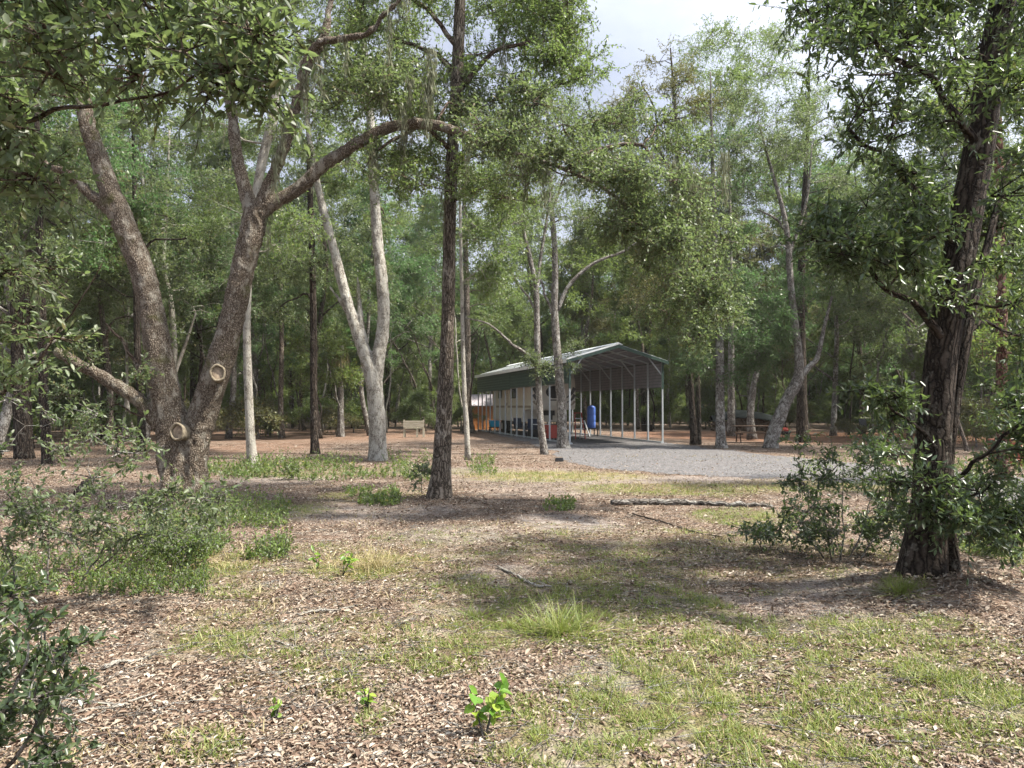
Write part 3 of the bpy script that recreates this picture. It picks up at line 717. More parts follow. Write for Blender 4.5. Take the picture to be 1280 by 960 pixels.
hero(46, 24, 24, [[(30, 575, 26), (28, 540, 24), (25, 480, 22), (22, 400, 20), (20, 300, 17), (15, 180, 12), (10, 60, 5)]], B_DARK, L_GREY,
     'thick dark trunk at the far left of the woods', [([(-120, 60), (80, 40), (80, 300), (-80, 420)], (22, 26), 24, 1.0, 44)])
hero(47, 681, 26, [[(681, 570, 12), (677, 540, 10.5), (674, 500, 10), (672, 450, 10), (671, 400, 9), (670, 360, 8.5), (663, 325, 7), (655, 290, 5), (648, 250, 3)], [(670, 370, 7), (676, 320, 5), (684, 270, 4), (690, 220, 2)], [(672, 462, 5), (655, 440, 5), (636, 425, 4), (612, 408, 3), (585, 398, 1.5)], [(671, 390, 4), (656, 366, 3), (640, 345, 1.6)]], B_GREY, L_GREY,
     'slim grey trunk in front of the carport side', [([(600, 190), (720, 190), (700, 320), (640, 330)], (24.5, 28), 16, .8, 30), ([(660, 440), (700, 440), (695, 480), (665, 480)], (25.6, 26.4), 4, .22, 22)], leaf=.08)
hero(48, 703, 30, [[(705, 563, 21), (703, 545, 16), (702, 510, 15), (699, 470, 14), (695, 420, 12), (693, 380, 11), (694, 340, 10), (692, 290, 8.5), (688, 240, 7), (686, 190, 5), (684, 120, 2.5)], [(697, 388, 7), (708, 362, 6), (725, 342, 5.5), (748, 326, 5), (780, 314, 4), (800, 300, 3), (822, 288, 1.5)], [(692, 395, 5), (683, 370, 4), (672, 345, 3), (662, 325, 2)], [(691, 260, 4), (704, 225, 3), (716, 190, 2)]], B_GREY, L_GREY,
     'grey trunk beside the front left carport post, one bare limb arching right', [([(620, 120), (740, 130), (800, 200), (790, 300), (730, 280), (700, 230), (650, 260)], (28, 33), 34, .9, 34), ([(700, 440), (722, 430), (722, 470), (700, 480)], (29.4, 30), 3, .22, 22)], leaf=.085)
hero(49, 901, 30, [[(902, 562, 19), (901, 545, 15), (900, 500, 14), (900, 460, 13), (899, 420, 12), (896, 360, 10), (893, 280, 8), (890, 180, 5), (888, 90, 2)]], B_GREY, L_BLUE,
     'grey trunk at the gravel edge under low deep green foliage', [([(845, 340), (1000, 350), (1000, 430), (960, 470), (870, 465), (845, 420)], (28.8, 31.5), 30, .7, 50, .6, .3), ([(840, 160), (960, 160), (960, 330), (850, 330)], (28.5, 32), 16, .9, 36)])
hero(50, 868, 32.5, [[(868, 557, 13), (866, 520, 10), (862, 460, 9), (858, 400, 8), (854, 330, 7), (850, 240, 6), (845, 150, 5), (838, 60, 2)], [(874, 558, 8), (873, 500, 7), (872, 440, 6), (878, 380, 5), (884, 300, 3)], [(852, 250, 5), (830, 190, 4), (815, 140, 3), (805, 100, 2)]], B_DARK, L_OLIVE,
     'dark double trunk between the carport and the grey tree', [([(780, 90), (850, 60), (890, 120), (900, 300), (860, 420), (790, 400), (770, 200)], (31, 35.5), 50, 1.05, 44)], moss=26, mossL=(.8, 2.2))
hero(51, 966, 30, [[(963, 562, 22), (966, 545, 20), (975, 520, 20), (985, 497, 18), (998, 472, 17), (998, 440, 12), (993, 400, 11), (988, 350, 10), (985, 300, 9), (978, 260, 7), (965, 215, 5), (950, 160, 3)], [(997, 474, 12), (1012, 458, 9), (1022, 446, 8), (1030, 410, 6), (1040, 370, 4)], [(986, 320, 6), (1000, 280, 5), (1010, 240, 4), (1015, 180, 2)], [(984, 290, 5), (965, 270, 4), (945, 262, 2)]], B_GREY, L_GREY,
     'grey tree with a bent trunk leaning right and forking low', [([(900, 90), (1040, 120), (1070, 260), (1040, 340), (1000, 220), (930, 250), (900, 180)], (28.5, 32), 30, .85, 36), ([(920, 240), (970, 260), (960, 310), (925, 300)], (29, 31), 3, .6, 26)], leaf=.085)
hero(52, 1003, 34.5, [[(1004, 556, 22), (1003, 530, 17), (1002, 470, 15), (1001, 400, 13), (1002, 330, 11), (1006, 240, 8), (1010, 150, 5), (1012, 60, 2)]], B_DARK, L_OAK,
     'dark trunk right behind the bent grey tree', [([(880, 30), (980, 60), (1080, 120), (1090, 330), (1010, 360), (940, 200), (890, 120)], (33, 38), 46, 1.25, 44)])
hero(53, 940, 37, [[(940, 549, 14), (938, 520, 11), (941, 490, 10), (947, 460, 9), (952, 440, 8), (965, 425, 6), (985, 410, 4), (1000, 395, 2)], [(948, 465, 7), (945, 420, 5), (938, 380, 3)]], B_GREY, L_BLUE,
     'crooked tree standing just behind the picnic table', [([(900, 330), (1010, 340), (1000, 430), (930, 440)], (36, 39), 9, .8, 40)])
hero(54, 912, 40, [[(914, 545, 13), (914, 500, 11), (914, 440, 10), (913, 350, 8), (912, 250, 5), (910, 150, 2)]], B_GREY, L_OAK,
     'pale trunk in front of the grey tarpaulin', [([(850, 70), (900, 20), (990, 30), (1020, 120), (970, 220), (880, 260)], (38, 43), 46, 1.3, 44)])
hero(55, 585, 46, [[(586, 542, 19), (585, 520, 14), (584, 480, 12), (584, 430, 11), (583, 350, 9), (580, 240, 6), (578, 130, 3)]], B_BROWN, L_OAK,
     'flared brown trunk beside the back corner of the carport', [([(500, 130), (660, 130), (660, 400), (520, 420)], (44, 50), 50, 1.6, 50)], leaf=.11)
hero(56, 584, 22.5, [[(585, 575, 9), (583, 530, 8), (580, 480, 7), (578, 400, 6), (576, 300, 5), (574, 200, 3)]], B_PALE, L_OAK,
     'thin pale trunk half hidden behind the centre tree', [([(560, 180), (660, 200), (640, 380), (570, 330)], (21.5, 24.5), 24, .8, 40)])
hero(57, 1252, 16, [[(1254, 600, 18), (1253, 540, 16), (1252, 460, 15), (1252, 380, 15), (1250, 300, 14), (1248, 180, 12), (1244, 40, 9), (1240, -120, 4)]], B_PINE, L_FRESH,
     'reddish pine trunk behind the branches at the right edge', [([(1180, -60), (1330, -60), (1330, 220), (1200, 220)], (14.5, 17.5), 14, .8, 40), ([(1200, 330), (1330, 330), (1330, 560), (1230, 560)], (14, 17), 12, .6, 34)])
hero(58, 218, 33, [[(218, 552, 12), (216, 500, 10), (218, 440, 9), (214, 380, 8), (205, 330, 7), (208, 260, 5), (212, 160, 3)], [(217, 470, 7), (232, 430, 5), (245, 390, 3)]], B_PALE, L_BLUE,
     'pale crooked trunk seen between the two stems of the oak', [([(180, 180), (310, 180), (310, 400), (200, 400)], (31, 35), 18, 1.0, 44)])
hero(59, 352, 38, [[(352, 548, 10), (351, 500, 8), (352, 420, 7), (350, 320, 6), (348, 200, 3)]], B_BROWN, L_BLUE,
     'slender brown trunk deep between the pale slender tree and the dark pine', [([(310, 220), (400, 220), (400, 420), (320, 430)], (36, 40), 16, 1.1, 44)])

# ---- right big tree
Y0 = 6.85; base = to_ground(1158, Y0); T = Tree(61, leaf=.066, k=14, twig=.25, shaped=True, ratio=.34)
px_limb(T, [(1150, 752, 73.9), (1153, 715, 65.1), (1158, 665, 58.1), (1164, 620, 54.6), (1166, 570, 51.0), (1171, 500, 47.5), (1177, 440, 45.8), (1188, 380, 45.8), (1199, 320, 45.8), (1209, 260, 45.8), (1222, 195, 44.0), (1232, 130, 42.2), (1243, 60, 40.5), (1254, 0, 38.7), (1268, -120, 31.7), (1275, -300, 19.4), (1280, -500, 7.0)], Y0, 44, 170, .03, .3)
px_limb(T, [(1186, 752, 31.7, .12), (1188, 700, 26.4, .1), (1182, 640, 22.9, .08), (1184, 580, 19.4, .06), (1190, 530, 17.6, .05), (1197, 480, 17.6, .05), (1205, 440, 15.8, .1), (1216, 380, 14.1, .2), (1236, 300, 11.4, .4), (1262, 200, 7.9, .6)], Y0, 20, 60, .04, .3)
T.use2 = True
px_limb(T, [(1190, 440, 16), (1150, 390, 11, -.2), (1105, 350, 8, -.4), (1060, 320, 6, -.5), (1020, 300, 4, -.6)], Y0, 7, 20)
px_limb(T, [(1205, 320, 16), (1160, 260, 11, -.2), (1110, 200, 8, -.3), (1060, 160, 6, -.3)], Y0, 7, 20)
px_limb(T, [(1225, 190, 16), (1180, 120, 11, -.3), (1120, 70, 8, -.5), (1060, 40, 6, -.6), (1010, 30, 4, -.7)], Y0, 7, 20)
px_limb(T, [(1180, 610, 9, -.2), (1205, 590, 7, -.35), (1240, 560, 6, -.5), (1290, 515, 4, -.6)], Y0, 7, 14)
px_limb(T, [(1170, 560, 7, -.2), (1130, 520, 5, -.3), (1095, 500, 3, -.4)], Y0, 6, 10)
T.dens = 1.05
TG = [[(1150, 440), (1185, 200), (1215, 0), (1270, 0), (1250, 200), (1225, 440)]]
T.fill([(1040, -60), (1310, -80), (1310, 200), (1230, 330), (1150, 300), (1070, 240), (1060, 110)], (5.6, 6.7), 30, .34, 28, poly_gap=TG)
T.fill([(1040, -60), (1310, -80), (1310, 200), (1230, 330), (1150, 300), (1070, 240), (1060, 110)], (7.2, 8.8), 44, .36, 30)
T.fill([(985, 10), (1090, 0), (1080, 60), (1040, 70)], (5.8, 7), 7, .2, 14)
T.fill([(1060, 200), (1180, 240), (1180, 370), (1120, 360), (1060, 320)], (6, 8.0), 18, .32, 22)
T.fill([(1230, 300), (1320, 280), (1320, 560), (1250, 560)], (6.3, 8), 13, .30, 22)
T.fill([(1200, 540), (1320, 540), (1320, 660), (1210, 700)], (5.9, 6.7), 13, .24, 20)
T.fill([(1100, 560), (1180, 540), (1200, 660), (1120, 640)], (6.0, 6.6), 8, .2, 13)
T.fill([(1190, 580), (1310, 560), (1310, 700), (1200, 690)], (7.1, 8.2), 10, .28, 20)
T.fill([(1050, -300), (1500, -300), (1500, -80), (1050, -80)], (6, 8.5), 5, .5, 26)
T.fill([(1000, 270), (1080, 290), (1070, 340), (1010, 320)], (6.0, 6.7), 7, .2, 16)
T.fill([(1070, 480), (1130, 490), (1120, 530), (1080, 520)], (6.2, 6.7), 5, .16, 14)
T.build('oak_tree', base, B_DARK, L_DARK, 'broad dark ridged trunk at right with leafy shoots hiding its foot', 'oak tree')

# ---- overhanging tree whose trunk stands left of the view
base = gz(np.array([-4.7, 4.2, 0])); T = Tree(71, leaf=.060, k=13, twig=.22, shaped=True, ratio=.40)
T.limb([base-np.array([0, 0, .1]), base+[.05, .1, 1.2], base+[.0, .15, 2.4], base+[-.1, .1, 3.8], base+[-.1, 0, 5.5]], [.2, .17, .15, .13, .08], 16, 30, .05, .3)
T.use2 = True
T.limb([base+[0, .1, 2.2], P(-60, 190, 4.3), P(40, 150, 4.1), P(150, 120, 3.9), P(270, 90, 3.7), P(360, 70, 3.6)], [.04, .024, .014, .009, .005, .003], 7, 34)
T.limb([base+[0, .1, 2.5], P(-60, 60, 4.4), P(80, 20, 4.1), P(200, 0, 3.9), P(320, -30, 3.8)], [.04, .024, .014, .009, .004], 7, 30)
T.limb([base+[0, .1, 1.6], P(-60, 520, 5.2), P(20, 470, 5.2), P(90, 400, 5.2), P(130, 330, 5.2)], [.03, .02, .010, .007, .004], 6, 18)
T.dens = 1.0
T.fill([(-60, -60), (250, -60), (370, 0), (350, 40), (220, 70), (110, 140), (-60, 190)], (3.3, 4.9), 38, .22, 18)
T.fill([(120, 60), (350, 40), (370, 90), (330, 120), (230, 130), (120, 110)], (3.4, 4.2), 10, .14, 11)
T.fill([(-60, 190), (70, 170), (50, 230), (-60, 300)], (3.6, 5), 7, .2, 16)
T.fill([(-60, 320), (60, 320), (90, 420), (40, 470), (-60, 560)], (4.6, 5.8), 8, .22, 14)
T.fill([(-60, -300), (300, -300), (250, -80), (-60, -80)], (3, 4.8), 7, .3, 18)
T.build('oak_tree', base, B_BROWN, L_GREY, 'nearest oak at left, seen only as leafy boughs hanging into the top corner', 'oak tree')

# ------------------------------------------------------------------ shrubs and saplings
def shrub(seed, stems, fills, leafm, label, leaf=.05, k=9, twig=.16, base=None, name='shrub', cat='shrub', group=None, ratio=.45, shaped=True, bark=B_GREY, sr=.010):
    T = Tree(seed, leaf=leaf, k=k, twig=twig, shaped=shaped, ratio=ratio)
    for s in stems:
        s = [np.array(q, float) for q in s]; n = len(s)
        T.limb(s, [sr*(1-.75*i/(n-1)) for i in range(n)], 6, n*4, .03)
    T.dens = 1.0
    for f in fills: T.fill(*f, branches=4)
    return T.build(name, stems[0][0] if base is None else base, bark, leafm, label, cat, group)
def GZ(px, py): return gz(G(px, py))
shrub(81, [[GZ(1040, 706), P(1030, 650, 8.1), P(1000, 600, 8.1)], [GZ(1050, 706), P(1055, 640, 8.2), P(1050, 570, 8.3)], [GZ(1062, 704), P(1085, 640, 8.3), P(1100, 580, 8.2)], [GZ(1030, 702), P(1005, 660, 8.3), P(985, 620, 8.3)], [GZ(1075, 706), P(1100, 660, 8.0), P(1125, 620, 7.9)]],
      [([(965, 600), (1000, 555), (1060, 565), (1130, 540), (1150, 620), (1130, 690), (1000, 700), (965, 650)], (7.6, 8.9), 46, .22, 16)], L_DARK, 'loose leafy shrub left of the dark ridged trunk', leaf=.05)
shrub(82, [[GZ(955, 695), P(950, 682, 8.5), P(945, 672, 8.5)]], [([(932, 674), (985, 676), (985, 696), (935, 697)], (8.3, 8.8), 7, .12, 14)], L_DARK, 'low small shrub left of the loose leafy shrub', leaf=.05)
shrub(83, [[GZ(60, 735), P(60, 660, 7), P(40, 600, 6.8)], [GZ(100, 730), P(140, 670, 7), P(200, 620, 6.6)], [GZ(20, 740), P(0, 660, 6.6), P(-40, 600, 6.4)], [GZ(110, 720), P(180, 660, 7.2), P(255, 625, 7)]],
      [([(-60, 575), (60, 580), (230, 605), (300, 640), (200, 690), (-60, 700)], (5.8, 7.8), 30, .22, 15), ([(-40, 480), (100, 500), (210, 545), (150, 600), (-40, 600)], (6.0, 7.2), 9, .22, 12)], L_GREY, 'sprawling green shrub in front of the twin stemmed oak at left', leaf=.052, twig=.2)
shrub(84, [[gz([-2.35, 3.1, 0]), P(20, 860, 3.0), P(40, 780, 3.0)], [gz([-2.2, 3.15, 0]), P(60, 880, 3.1), P(80, 800, 3.15)], [gz([-2.5, 3.0, 0]), P(-20, 860, 3.0), P(-10, 760, 3.0)]],
      [([(-60, 735), (50, 735), (85, 800), (80, 900), (60, 990), (-60, 1000)], (2.8, 3.35), 28, .12, 14)], L_DARK, 'dark leafy shrub filling the bottom left corner', leaf=.042, twig=.1)
shrub(85, [[GZ(240, 735), P(225, 700, 8.3), P(200, 670, 8.3)], [GZ(190, 735), P(170, 710, 8.2), P(150, 690, 8.2)], [GZ(215, 738), P(232, 700, 8.0), P(240, 670, 8)]],
      [([(120, 680), (180, 650), (260, 655), (255, 730), (130, 735)], (7.7, 8.6), 26, .2, 18)], L_FRESH, 'yellow green weedy bush below the sprawling shrub', leaf=.035, twig=.14)
shrub(86, [[GZ(528, 618), P(526, 600, 13.6), P(530, 580, 13.7)]], [([(518, 578), (540, 578), (538, 615), (520, 615)], (13.4, 13.9), 6, .16, 14)], L_DARK, 'small dark bush hugging the centre trunk on its left', leaf=.05)
shrub(87, [[GZ(365, 600), P(365, 585, 17.5)], ], [([(345, 575), (385, 578), (385, 600), (345, 600)], (17, 18), 6, .25, 18)], L_FRESH, 'bright weed clump between the pale slender tree and the forked tree', leaf=.06)
def sapling(seed, px, py, h, n, leaf, label, lean=(0, 0)):
    b = GZ(px, py); r = np.random.default_rng(seed); w = Wood(seed); L = Leaves()
    e = empty('sapling', b)
    for s in range(3):
        tip = np.array([lean[0]+r.normal(0, .25*h), lean[1]+r.normal(0, .12*h), h*r.uniform(.6, 1)])
        w.tube(*resample([(0, 0, -.01), tip*.5+[0, 0, .06*h], tip], [.005, .0035, .0015], 8), 6)
        m = n//3; t = r.uniform(.35, 1, m)[:, None]; pos = tip*t
        d = unit(r.normal(size=(m, 3))+np.array([0, 0, .1])+tip*.5)
        L.add(pos, d, unit(np.array([0, -.4, 1.0])+r.normal(size=(m, 3))*.35), leaf*r.uniform(.6, 1.2, m), leaf*.55*r.uniform(.8, 1.1, m), r.uniform(.2, .9, m))
    link('stem', w.mesh('stem'), B_GREY, e); link('leaves', L.mesh('leaves', True, .25, .3, r=r), L_YOUNG, e)
    tag(e, label, 'sapling', 'bright saplings in the litter')
sapling(1, 605, 918, .36, 36, .085, 'bright yellow green sapling standing in the near litter', (.05, 0))
sapling(2, 460, 885, .14, 12, .05, 'tiny sapling to the left of the large bright one')
sapling(3, 428, 722, .24, 18, .075, 'bright broad leaved seedling in the straw grass')
sapling(4, 345, 895, .10, 9, .05, 'dark little seedling among the bare litter at lower left')
sapling(5, 398, 712, .22, 15, .07, 'seedling just left of the straw grass tuft')

def tuft(seed, px, py, h, R, n, mat, label):
    b = GZ(px, py); r = np.random.default_rng(seed); L = Leaves()
    a = r.uniform(0, 6.28, n); q = np.abs(r.normal(0, R*.5, n)); pos = np.stack([np.cos(a)*q, np.sin(a)*q*.7, q*0-.01], -1)
    d = unit(np.stack([np.cos(a)*q/R*1.3, np.sin(a)*q/R*1.3, np.ones(n)*.8], -1)+r.normal(0, .45, (n, 3))); d[:, 2] = np.abs(d[:, 2])
    L.add(pos, d, rand_dir(n, r), h*r.uniform(.4, 1.1, n), r.uniform(.003, .0055, n), r.uniform(.1, .9, n))
    o = link('grass_tuft', blade_mesh(L, 'grass_tuft', r, .7), mat); o.location = b
    tag(o, label, 'grass tuft', 'grass tufts in the clearing')
tuft(1, 700, 795, .36, .42, 620, L_GRASS, 'large arching green grass tuft in the middle of the grass')
tuft(2, 1128, 755, .20, .22, 420, L_GRASS, 'bright grass tuft against the foot of the dark ridged trunk')
tuft(3, 470, 712, .36, .5, 420, L_STRAW, 'tall straw coloured tuft left of the centre')
tuft(4, 600, 775, .22, .3, 160, L_GRASS, 'thin green tuft left of the large arching one')
tuft(5, 1180, 850, .2, .3, 160, L_GRASS, 'thin tuft in the grass at lower right')

# undergrowth (stuff)
U = Leaves(); UW = Wood(9)
def under(px0, px1, py0, py1, n, h, leafsz, k=10):
    q = np.stack([rng.uniform(px0, px1, n), rng.uniform(py0, py1, n)], -1)
    b = np.array([G(*a) for a in q]); b = gz(b)
    cl = vnoise(b[:, 0], b[:, 1], 1.3, 55, 2) > (.42 if py0 > 620 else .52)
    b = b[cl]; n = len(b)
    d = unit(rng.normal(0, .35, (n, 3))+np.array([0, 0, 1.0])); L = h*rng.uniform(.3, 1.1, n)*(.5+1.1*vnoise(b[:, 0], b[:, 1], 2.2, 56, 2))
    UW.prisms(b, b+d*L[:, None], .003, .0015)
    U.twigs(b, d, L, k, leafsz, rng.uniform(.2, .9, n), rng, .5, .1)
under(180, 360, 632, 700, 2000, .26, .042)
under(0, 260, 700, 745, 700, .2, .035)
under(255, 335, 580, 606, 700, .35, .06)
under(335, 545, 572, 605, 1300, .35, .06)
under(430, 500, 612, 632, 260, .15, .05)
under(1150, 1290, 640, 700, 900, .18, .035)
under(585, 620, 572, 600, 160, .3, .06)
under(1000, 1290, 570, 600, 500, .3, .06)
under(680, 720, 628, 640, 60, .15, .05)
U0 = tag(link('undergrowth', U.mesh('undergrowth', True), L_FRESH), 'low bright green weeds spreading over the litter', 'undergrowth', kind='stuff')
link('stems', UW.mesh('stems'), B_GREY, U0)

# ------------------------------------------------------------------ forest
def forest_tree(seed, H, r0, z0, nc, R, leafm, bark, leaf=.125, spread=2.6, ntw=44, moss=0, label='', name='forest_tree', group='trees of the surrounding woods', cat='tree', k=11, lean=.5, twig=.5):
    T = Tree(seed, leaf=leaf, k=k, twig=twig, tw=True); r = T.r
    top = np.array([r.normal(0, lean), r.normal(0, lean), H])
    m = [np.array([0, 0, -.1])]+[top*f+np.array([r.normal(0, .04), r.normal(0, .04), 0])*H*.35 for f in (.2, .4, .6, .8)]+[top]
    T.limb(m, [r0*1.15, r0*.95, r0*.8, r0*.62, r0*.4, .02], 9, 26, .06, .3)
    SP = T.SP[0]; SR = T.SR[0]
    for i in range(int(r.integers(5, 9))):
        f = r.uniform(z0/H*.75, .85); j = int(f*(len(SP)-1)); a = r.uniform(0, 6.28); ln = spread*r.uniform(.5, 1.1)*(1.15-f*.5)
        d = np.array([math.cos(a), math.sin(a), 0])
        T.limb([SP[j], SP[j]+d*ln*.35+[0, 0, ln*r.uniform(.1, .35)], SP[j]+d*ln*.7+[0, 0, ln*r.uniform(.3, .7)]+r.normal(0, .2, 3), SP[j]+d*ln+[0, 0, ln*r.uniform(.4, 1.1)]], [SR[j]*.5, SR[j]*.36, SR[j]*.24, .015], 6, 10, .03)
    cs = []
    for i in range(nc):
        f = r.uniform(0, 1)**.8; z = z0+(H-z0)*f
        rad = spread*(.45+.75*math.sin(min(1, f*1.15+.12)*PI)**.8)*math.sqrt(r.uniform(.05, 1))
        a = r.uniform(0, 6.28); c = top*(z/H); cs.append(np.array([c[0]+rad*math.cos(a), c[1]+rad*math.sin(a), z]))
    cs.sort(key=lambda c: math.hypot(c[0], c[1]))
    for c in cs: T.clump(c, R*r.uniform(.7, 1.4), int(ntw*r.uniform(.6, 1.3)*1.7), .6, 4)
    if moss: T.moss(moss, (.5, 1.6), .01, 2.5)
    return T.build(name, (0, 0, 0), bark, leafm, label, cat, group)
GL = 'tree of the surrounding woods, one of many mixed trunks behind the clearing'
tall = [forest_tree(200+i, H, r0, z0, nc, R, lm, bk, label=GL, spread=sp, moss=ms) for i, (H, r0, z0, nc, R, lm, bk, sp, ms) in enumerate([
    (17, .17, 4.5, 78, 1.1, L_OAK, B_BROWN, 3.9, 10), (15, .14, 3.6, 72, 1.05, L_GREY, B_GREY, 3.6, 16), (18, .20, 5.2, 80, 1.15, L_OAK, B_DARK, 4.1, 6),
    (14, .12, 3.0, 66, 1.0, L_FRESH, B_BROWN, 3.2, 0), (16, .15, 4.0, 76, 1.1, L_BLUE, B_GREY, 3.7, 0), (13, .11, 3.0, 62, 1.0, L_OLIVE, B_GREY, 3.2, 14), (16, .16, 5.0, 72, 1.1, L_GREY, B_DARK, 3.8, 14)])]
SMALL = 'slender young tree of the surrounding woods, leafy almost to the ground'
small = [forest_tree(300+i, H, r0, z0, nc, R, lm, bk, label=SMALL, spread=sp, ntw=34, name='young_tree', group='young trees of the surrounding woods', lean=.4, leaf=.10) for i, (H, r0, z0, nc, R, lm, bk, sp) in enumerate([
    (7, .05, 1.8, 26, .6, L_OAK, B_GREY, 1.5), (8.5, .06, 2.2, 30, .65, L_BLUE, B_GREY, 1.6), (6, .045, 1.2, 24, .6, L_FRESH, B_BROWN, 1.4), (9, .07, 2.6, 28, .65, L_GREY, B_DARK, 1.8)])]
SHR = 'leafy bush on the floor of the surrounding woods'
bush = [forest_tree(400+i, H, .03, .35, nc, R, lm, B_GREY, label=SHR, spread=sp, ntw=34, name='forest_bush', group='bushes under the surrounding woods', lean=.2, leaf=.09, cat='bush', twig=.35) for i, (H, nc, R, lm, sp) in enumerate([
    (1.9, 16, .45, L_FRESH, 1.1), (1.5, 14, .42, L_FRESH, 1.2), (2.4, 18, .5, L_OAK, 1.2), (1.3, 12, .4, L_OLIVE, 1.0)])]
# bare leaning saplings
BARE = 'thin bare stem of the surrounding woods'
stemsP = []
for i in range(4):
    T = Tree(500+i, leaf=.09); r = T.r; H = r.uniform(5, 8); l = r.normal(0, 1.3, 2)
    T.limb([(0, 0, -.1), (l[0]*.2, l[1]*.2, H*.35), (l[0]*.7, l[1]*.7, H*.7), (l[0]*1.3, l[1]*1.2, H)], [.06, .05, .038, .015], 7, 18, .05, .3)
    for b in range(3):
        j = r.integers(6, 16); p = T.SP[0][j]; d = np.append(r.normal(0, 1, 2), .9)
        T.limb([p, p+d*.5, p+d*1.1+r.normal(0, .2, 3)], [.022, .015, .006], 5, 7, .02, reg=False)
    stemsP.append(T.build('bare_sapling', (0, 0, 0), [B_GREY, B_PALE, B_DARK, B_BROWN][i], L_OAK, 'thin leafless leaning stem among the surrounding woods', 'young tree', 'bare stems of the surrounding woods'))

def copy_tree(o, parent=None):
    c = o.copy(); COL.objects.link(c)
    if parent: c.parent = parent
    for ch in o.children: copy_tree(ch, c)
    return c
CORR = [(-400, 40, 24), (40, 330, 33), (330, 500, 36), (500, 590, 45), (590, 850, 53), (850, 1040, 50), (1040, 1180, 36), (1180, 1900, 22)]
def mind(px):
    for a, b, d in CORR:
        if a <= px < b: return d
    return 20
occupied = []
def place(protos, n, gap, ymin, ymax, smin, smax, extra=0, margin=.80, seed=1):
    r = np.random.default_rng(seed); used = [False]*len(protos); got = 0; tries = 0; mine = []
    while got < n and tries < 20000:
        tries += 1
        y = ymin+(ymax-ymin)*r.uniform(0, 1)**.85; x = r.uniform(-1, 1)*(y*margin+2)
        px = 640+F*x/y
        if y < mind(px)+extra: continue
        if any((x-a)**2+(y-b)**2 < gap*gap for a, b in mine): continue
        if abs(px-517) < 22 and y < 46: continue
        mine.append((x, y)); k = int(r.integers(len(protos)))
        o = protos[k]
        if used[k]: o = copy_tree(o)
        used[k] = True
        o.location = (x, y, 0); o.rotation_euler.z = r.uniform(0, 6.28); s = r.uniform(smin, smax); o.scale = (s, s, s*r.uniform(.92, 1.08)); got += 1
    for k, u in enumerate(used):
        if not u:
            for ch in list(protos[k].children): bpy.data.objects.remove(ch)
            bpy.data.objects.remove(protos[k])
    return got
n1 = place(tall, 126, 3.6, 22, 86, .85, 1.15, 0, .80, 1)
n2 = place(small, 110, 2.6, 26, 80, .8, 1.25, 1, .78, 2)
n3 = place(bush, 185, 1.8, 30, 75, .7, 1.4, 3, .76, 3)
n4 = place(stemsP, 95, 2.0, 27, 62, .8, 1.3, 0, .74, 4)
print('forest', n1, n2, n3, n4)
# far woods as one mass
r = np.random.default_rng(91); FW = Leaves(); n = 420000
th = r.uniform(-.85, .85, n); rad = r.uniform(80, 118, n); zz = r.uniform(0, 1, n)**1.0
top_ = 11+7*vnoise(th*60, rad*.12, .5, 14, 2)
c = np.stack([rad*np.sin(th), rad*np.cos(th), zz*top_], -1)
cl = vnoise(th*90+zz*6, rad*.3+zz*14, .55, 15, 2) > .30+.12*zz
c = c[cl]; n = len(c)
FW.add(c, rand_dir(n, r), unit(rand_dir(n, r)+[0, -.3, .5]), r.uniform(.35, .8, n), r.uniform(.2, .42, n), r.uniform(.1, .7, n))
tag(link('distant_woods', FW.mesh('distant_woods', r=r), L_OAK), 'mass of far green woodland closing the view', 'woods', kind='stuff')

# ------------------------------------------------------------------ cabbage palm
def palm():
    b = to_ground(426, 41); w = Wood(7); top = P(426, 432, 41)-b
    w.tube(*resample([(0, 0, -.1), top*.3, top*.65, top], [.22, .16, .15, .17], 24), 14, .05, .2)
    e = empty('cabbage_palm', b); link('trunk', w.mesh('trunk'), B_GREY, e)
    r = np.random.default_rng(7); L = Leaves(); D = Leaves()
    for i in range(30):
        a = r.uniform(0, 6.28); el = r.uniform(-.5, 1.3); d = np.array([math.cos(a)*math.cos(el), math.sin(a)*math.cos(el), math.sin(el)])
        hub = top+d*r.uniform(.7, 1.1); m = 26; sp = np.linspace(-1.35, 1.35, m); side = unit(np.cross(d, [0, 0, 1.0]))
        fd = unit(d[None]*np.cos(sp)[:, None]+side[None]*np.sin(sp)[:, None]+np.array([0, 0, -.15]))
        L.add(np.repeat(hub[None], m, 0), fd, np.repeat(np.cross(side, d)[None], m, 0), .75, .045, .5)
        w2 = d*0
    for i in range(160):
        a = r.uniform(0, 6.28); q = np.array([[math.cos(a)*.3, math.sin(a)*.3, -r.uniform(0, .5)]])+top
        D.add(q, unit(np.array([[math.cos(a)*.25, math.sin(a)*.25, -1.0]])), rand_dir(1, r), .9, .06, .5)
    link('fronds', L.mesh('fronds', r=r), L_BLUE, e); link('dead_skirt', D.mesh('dead_skirt', r=r), L_STRAW, e)
    tag(e, 'cabbage palm with fan fronds behind the pale forked tree', 'palm')
palm()

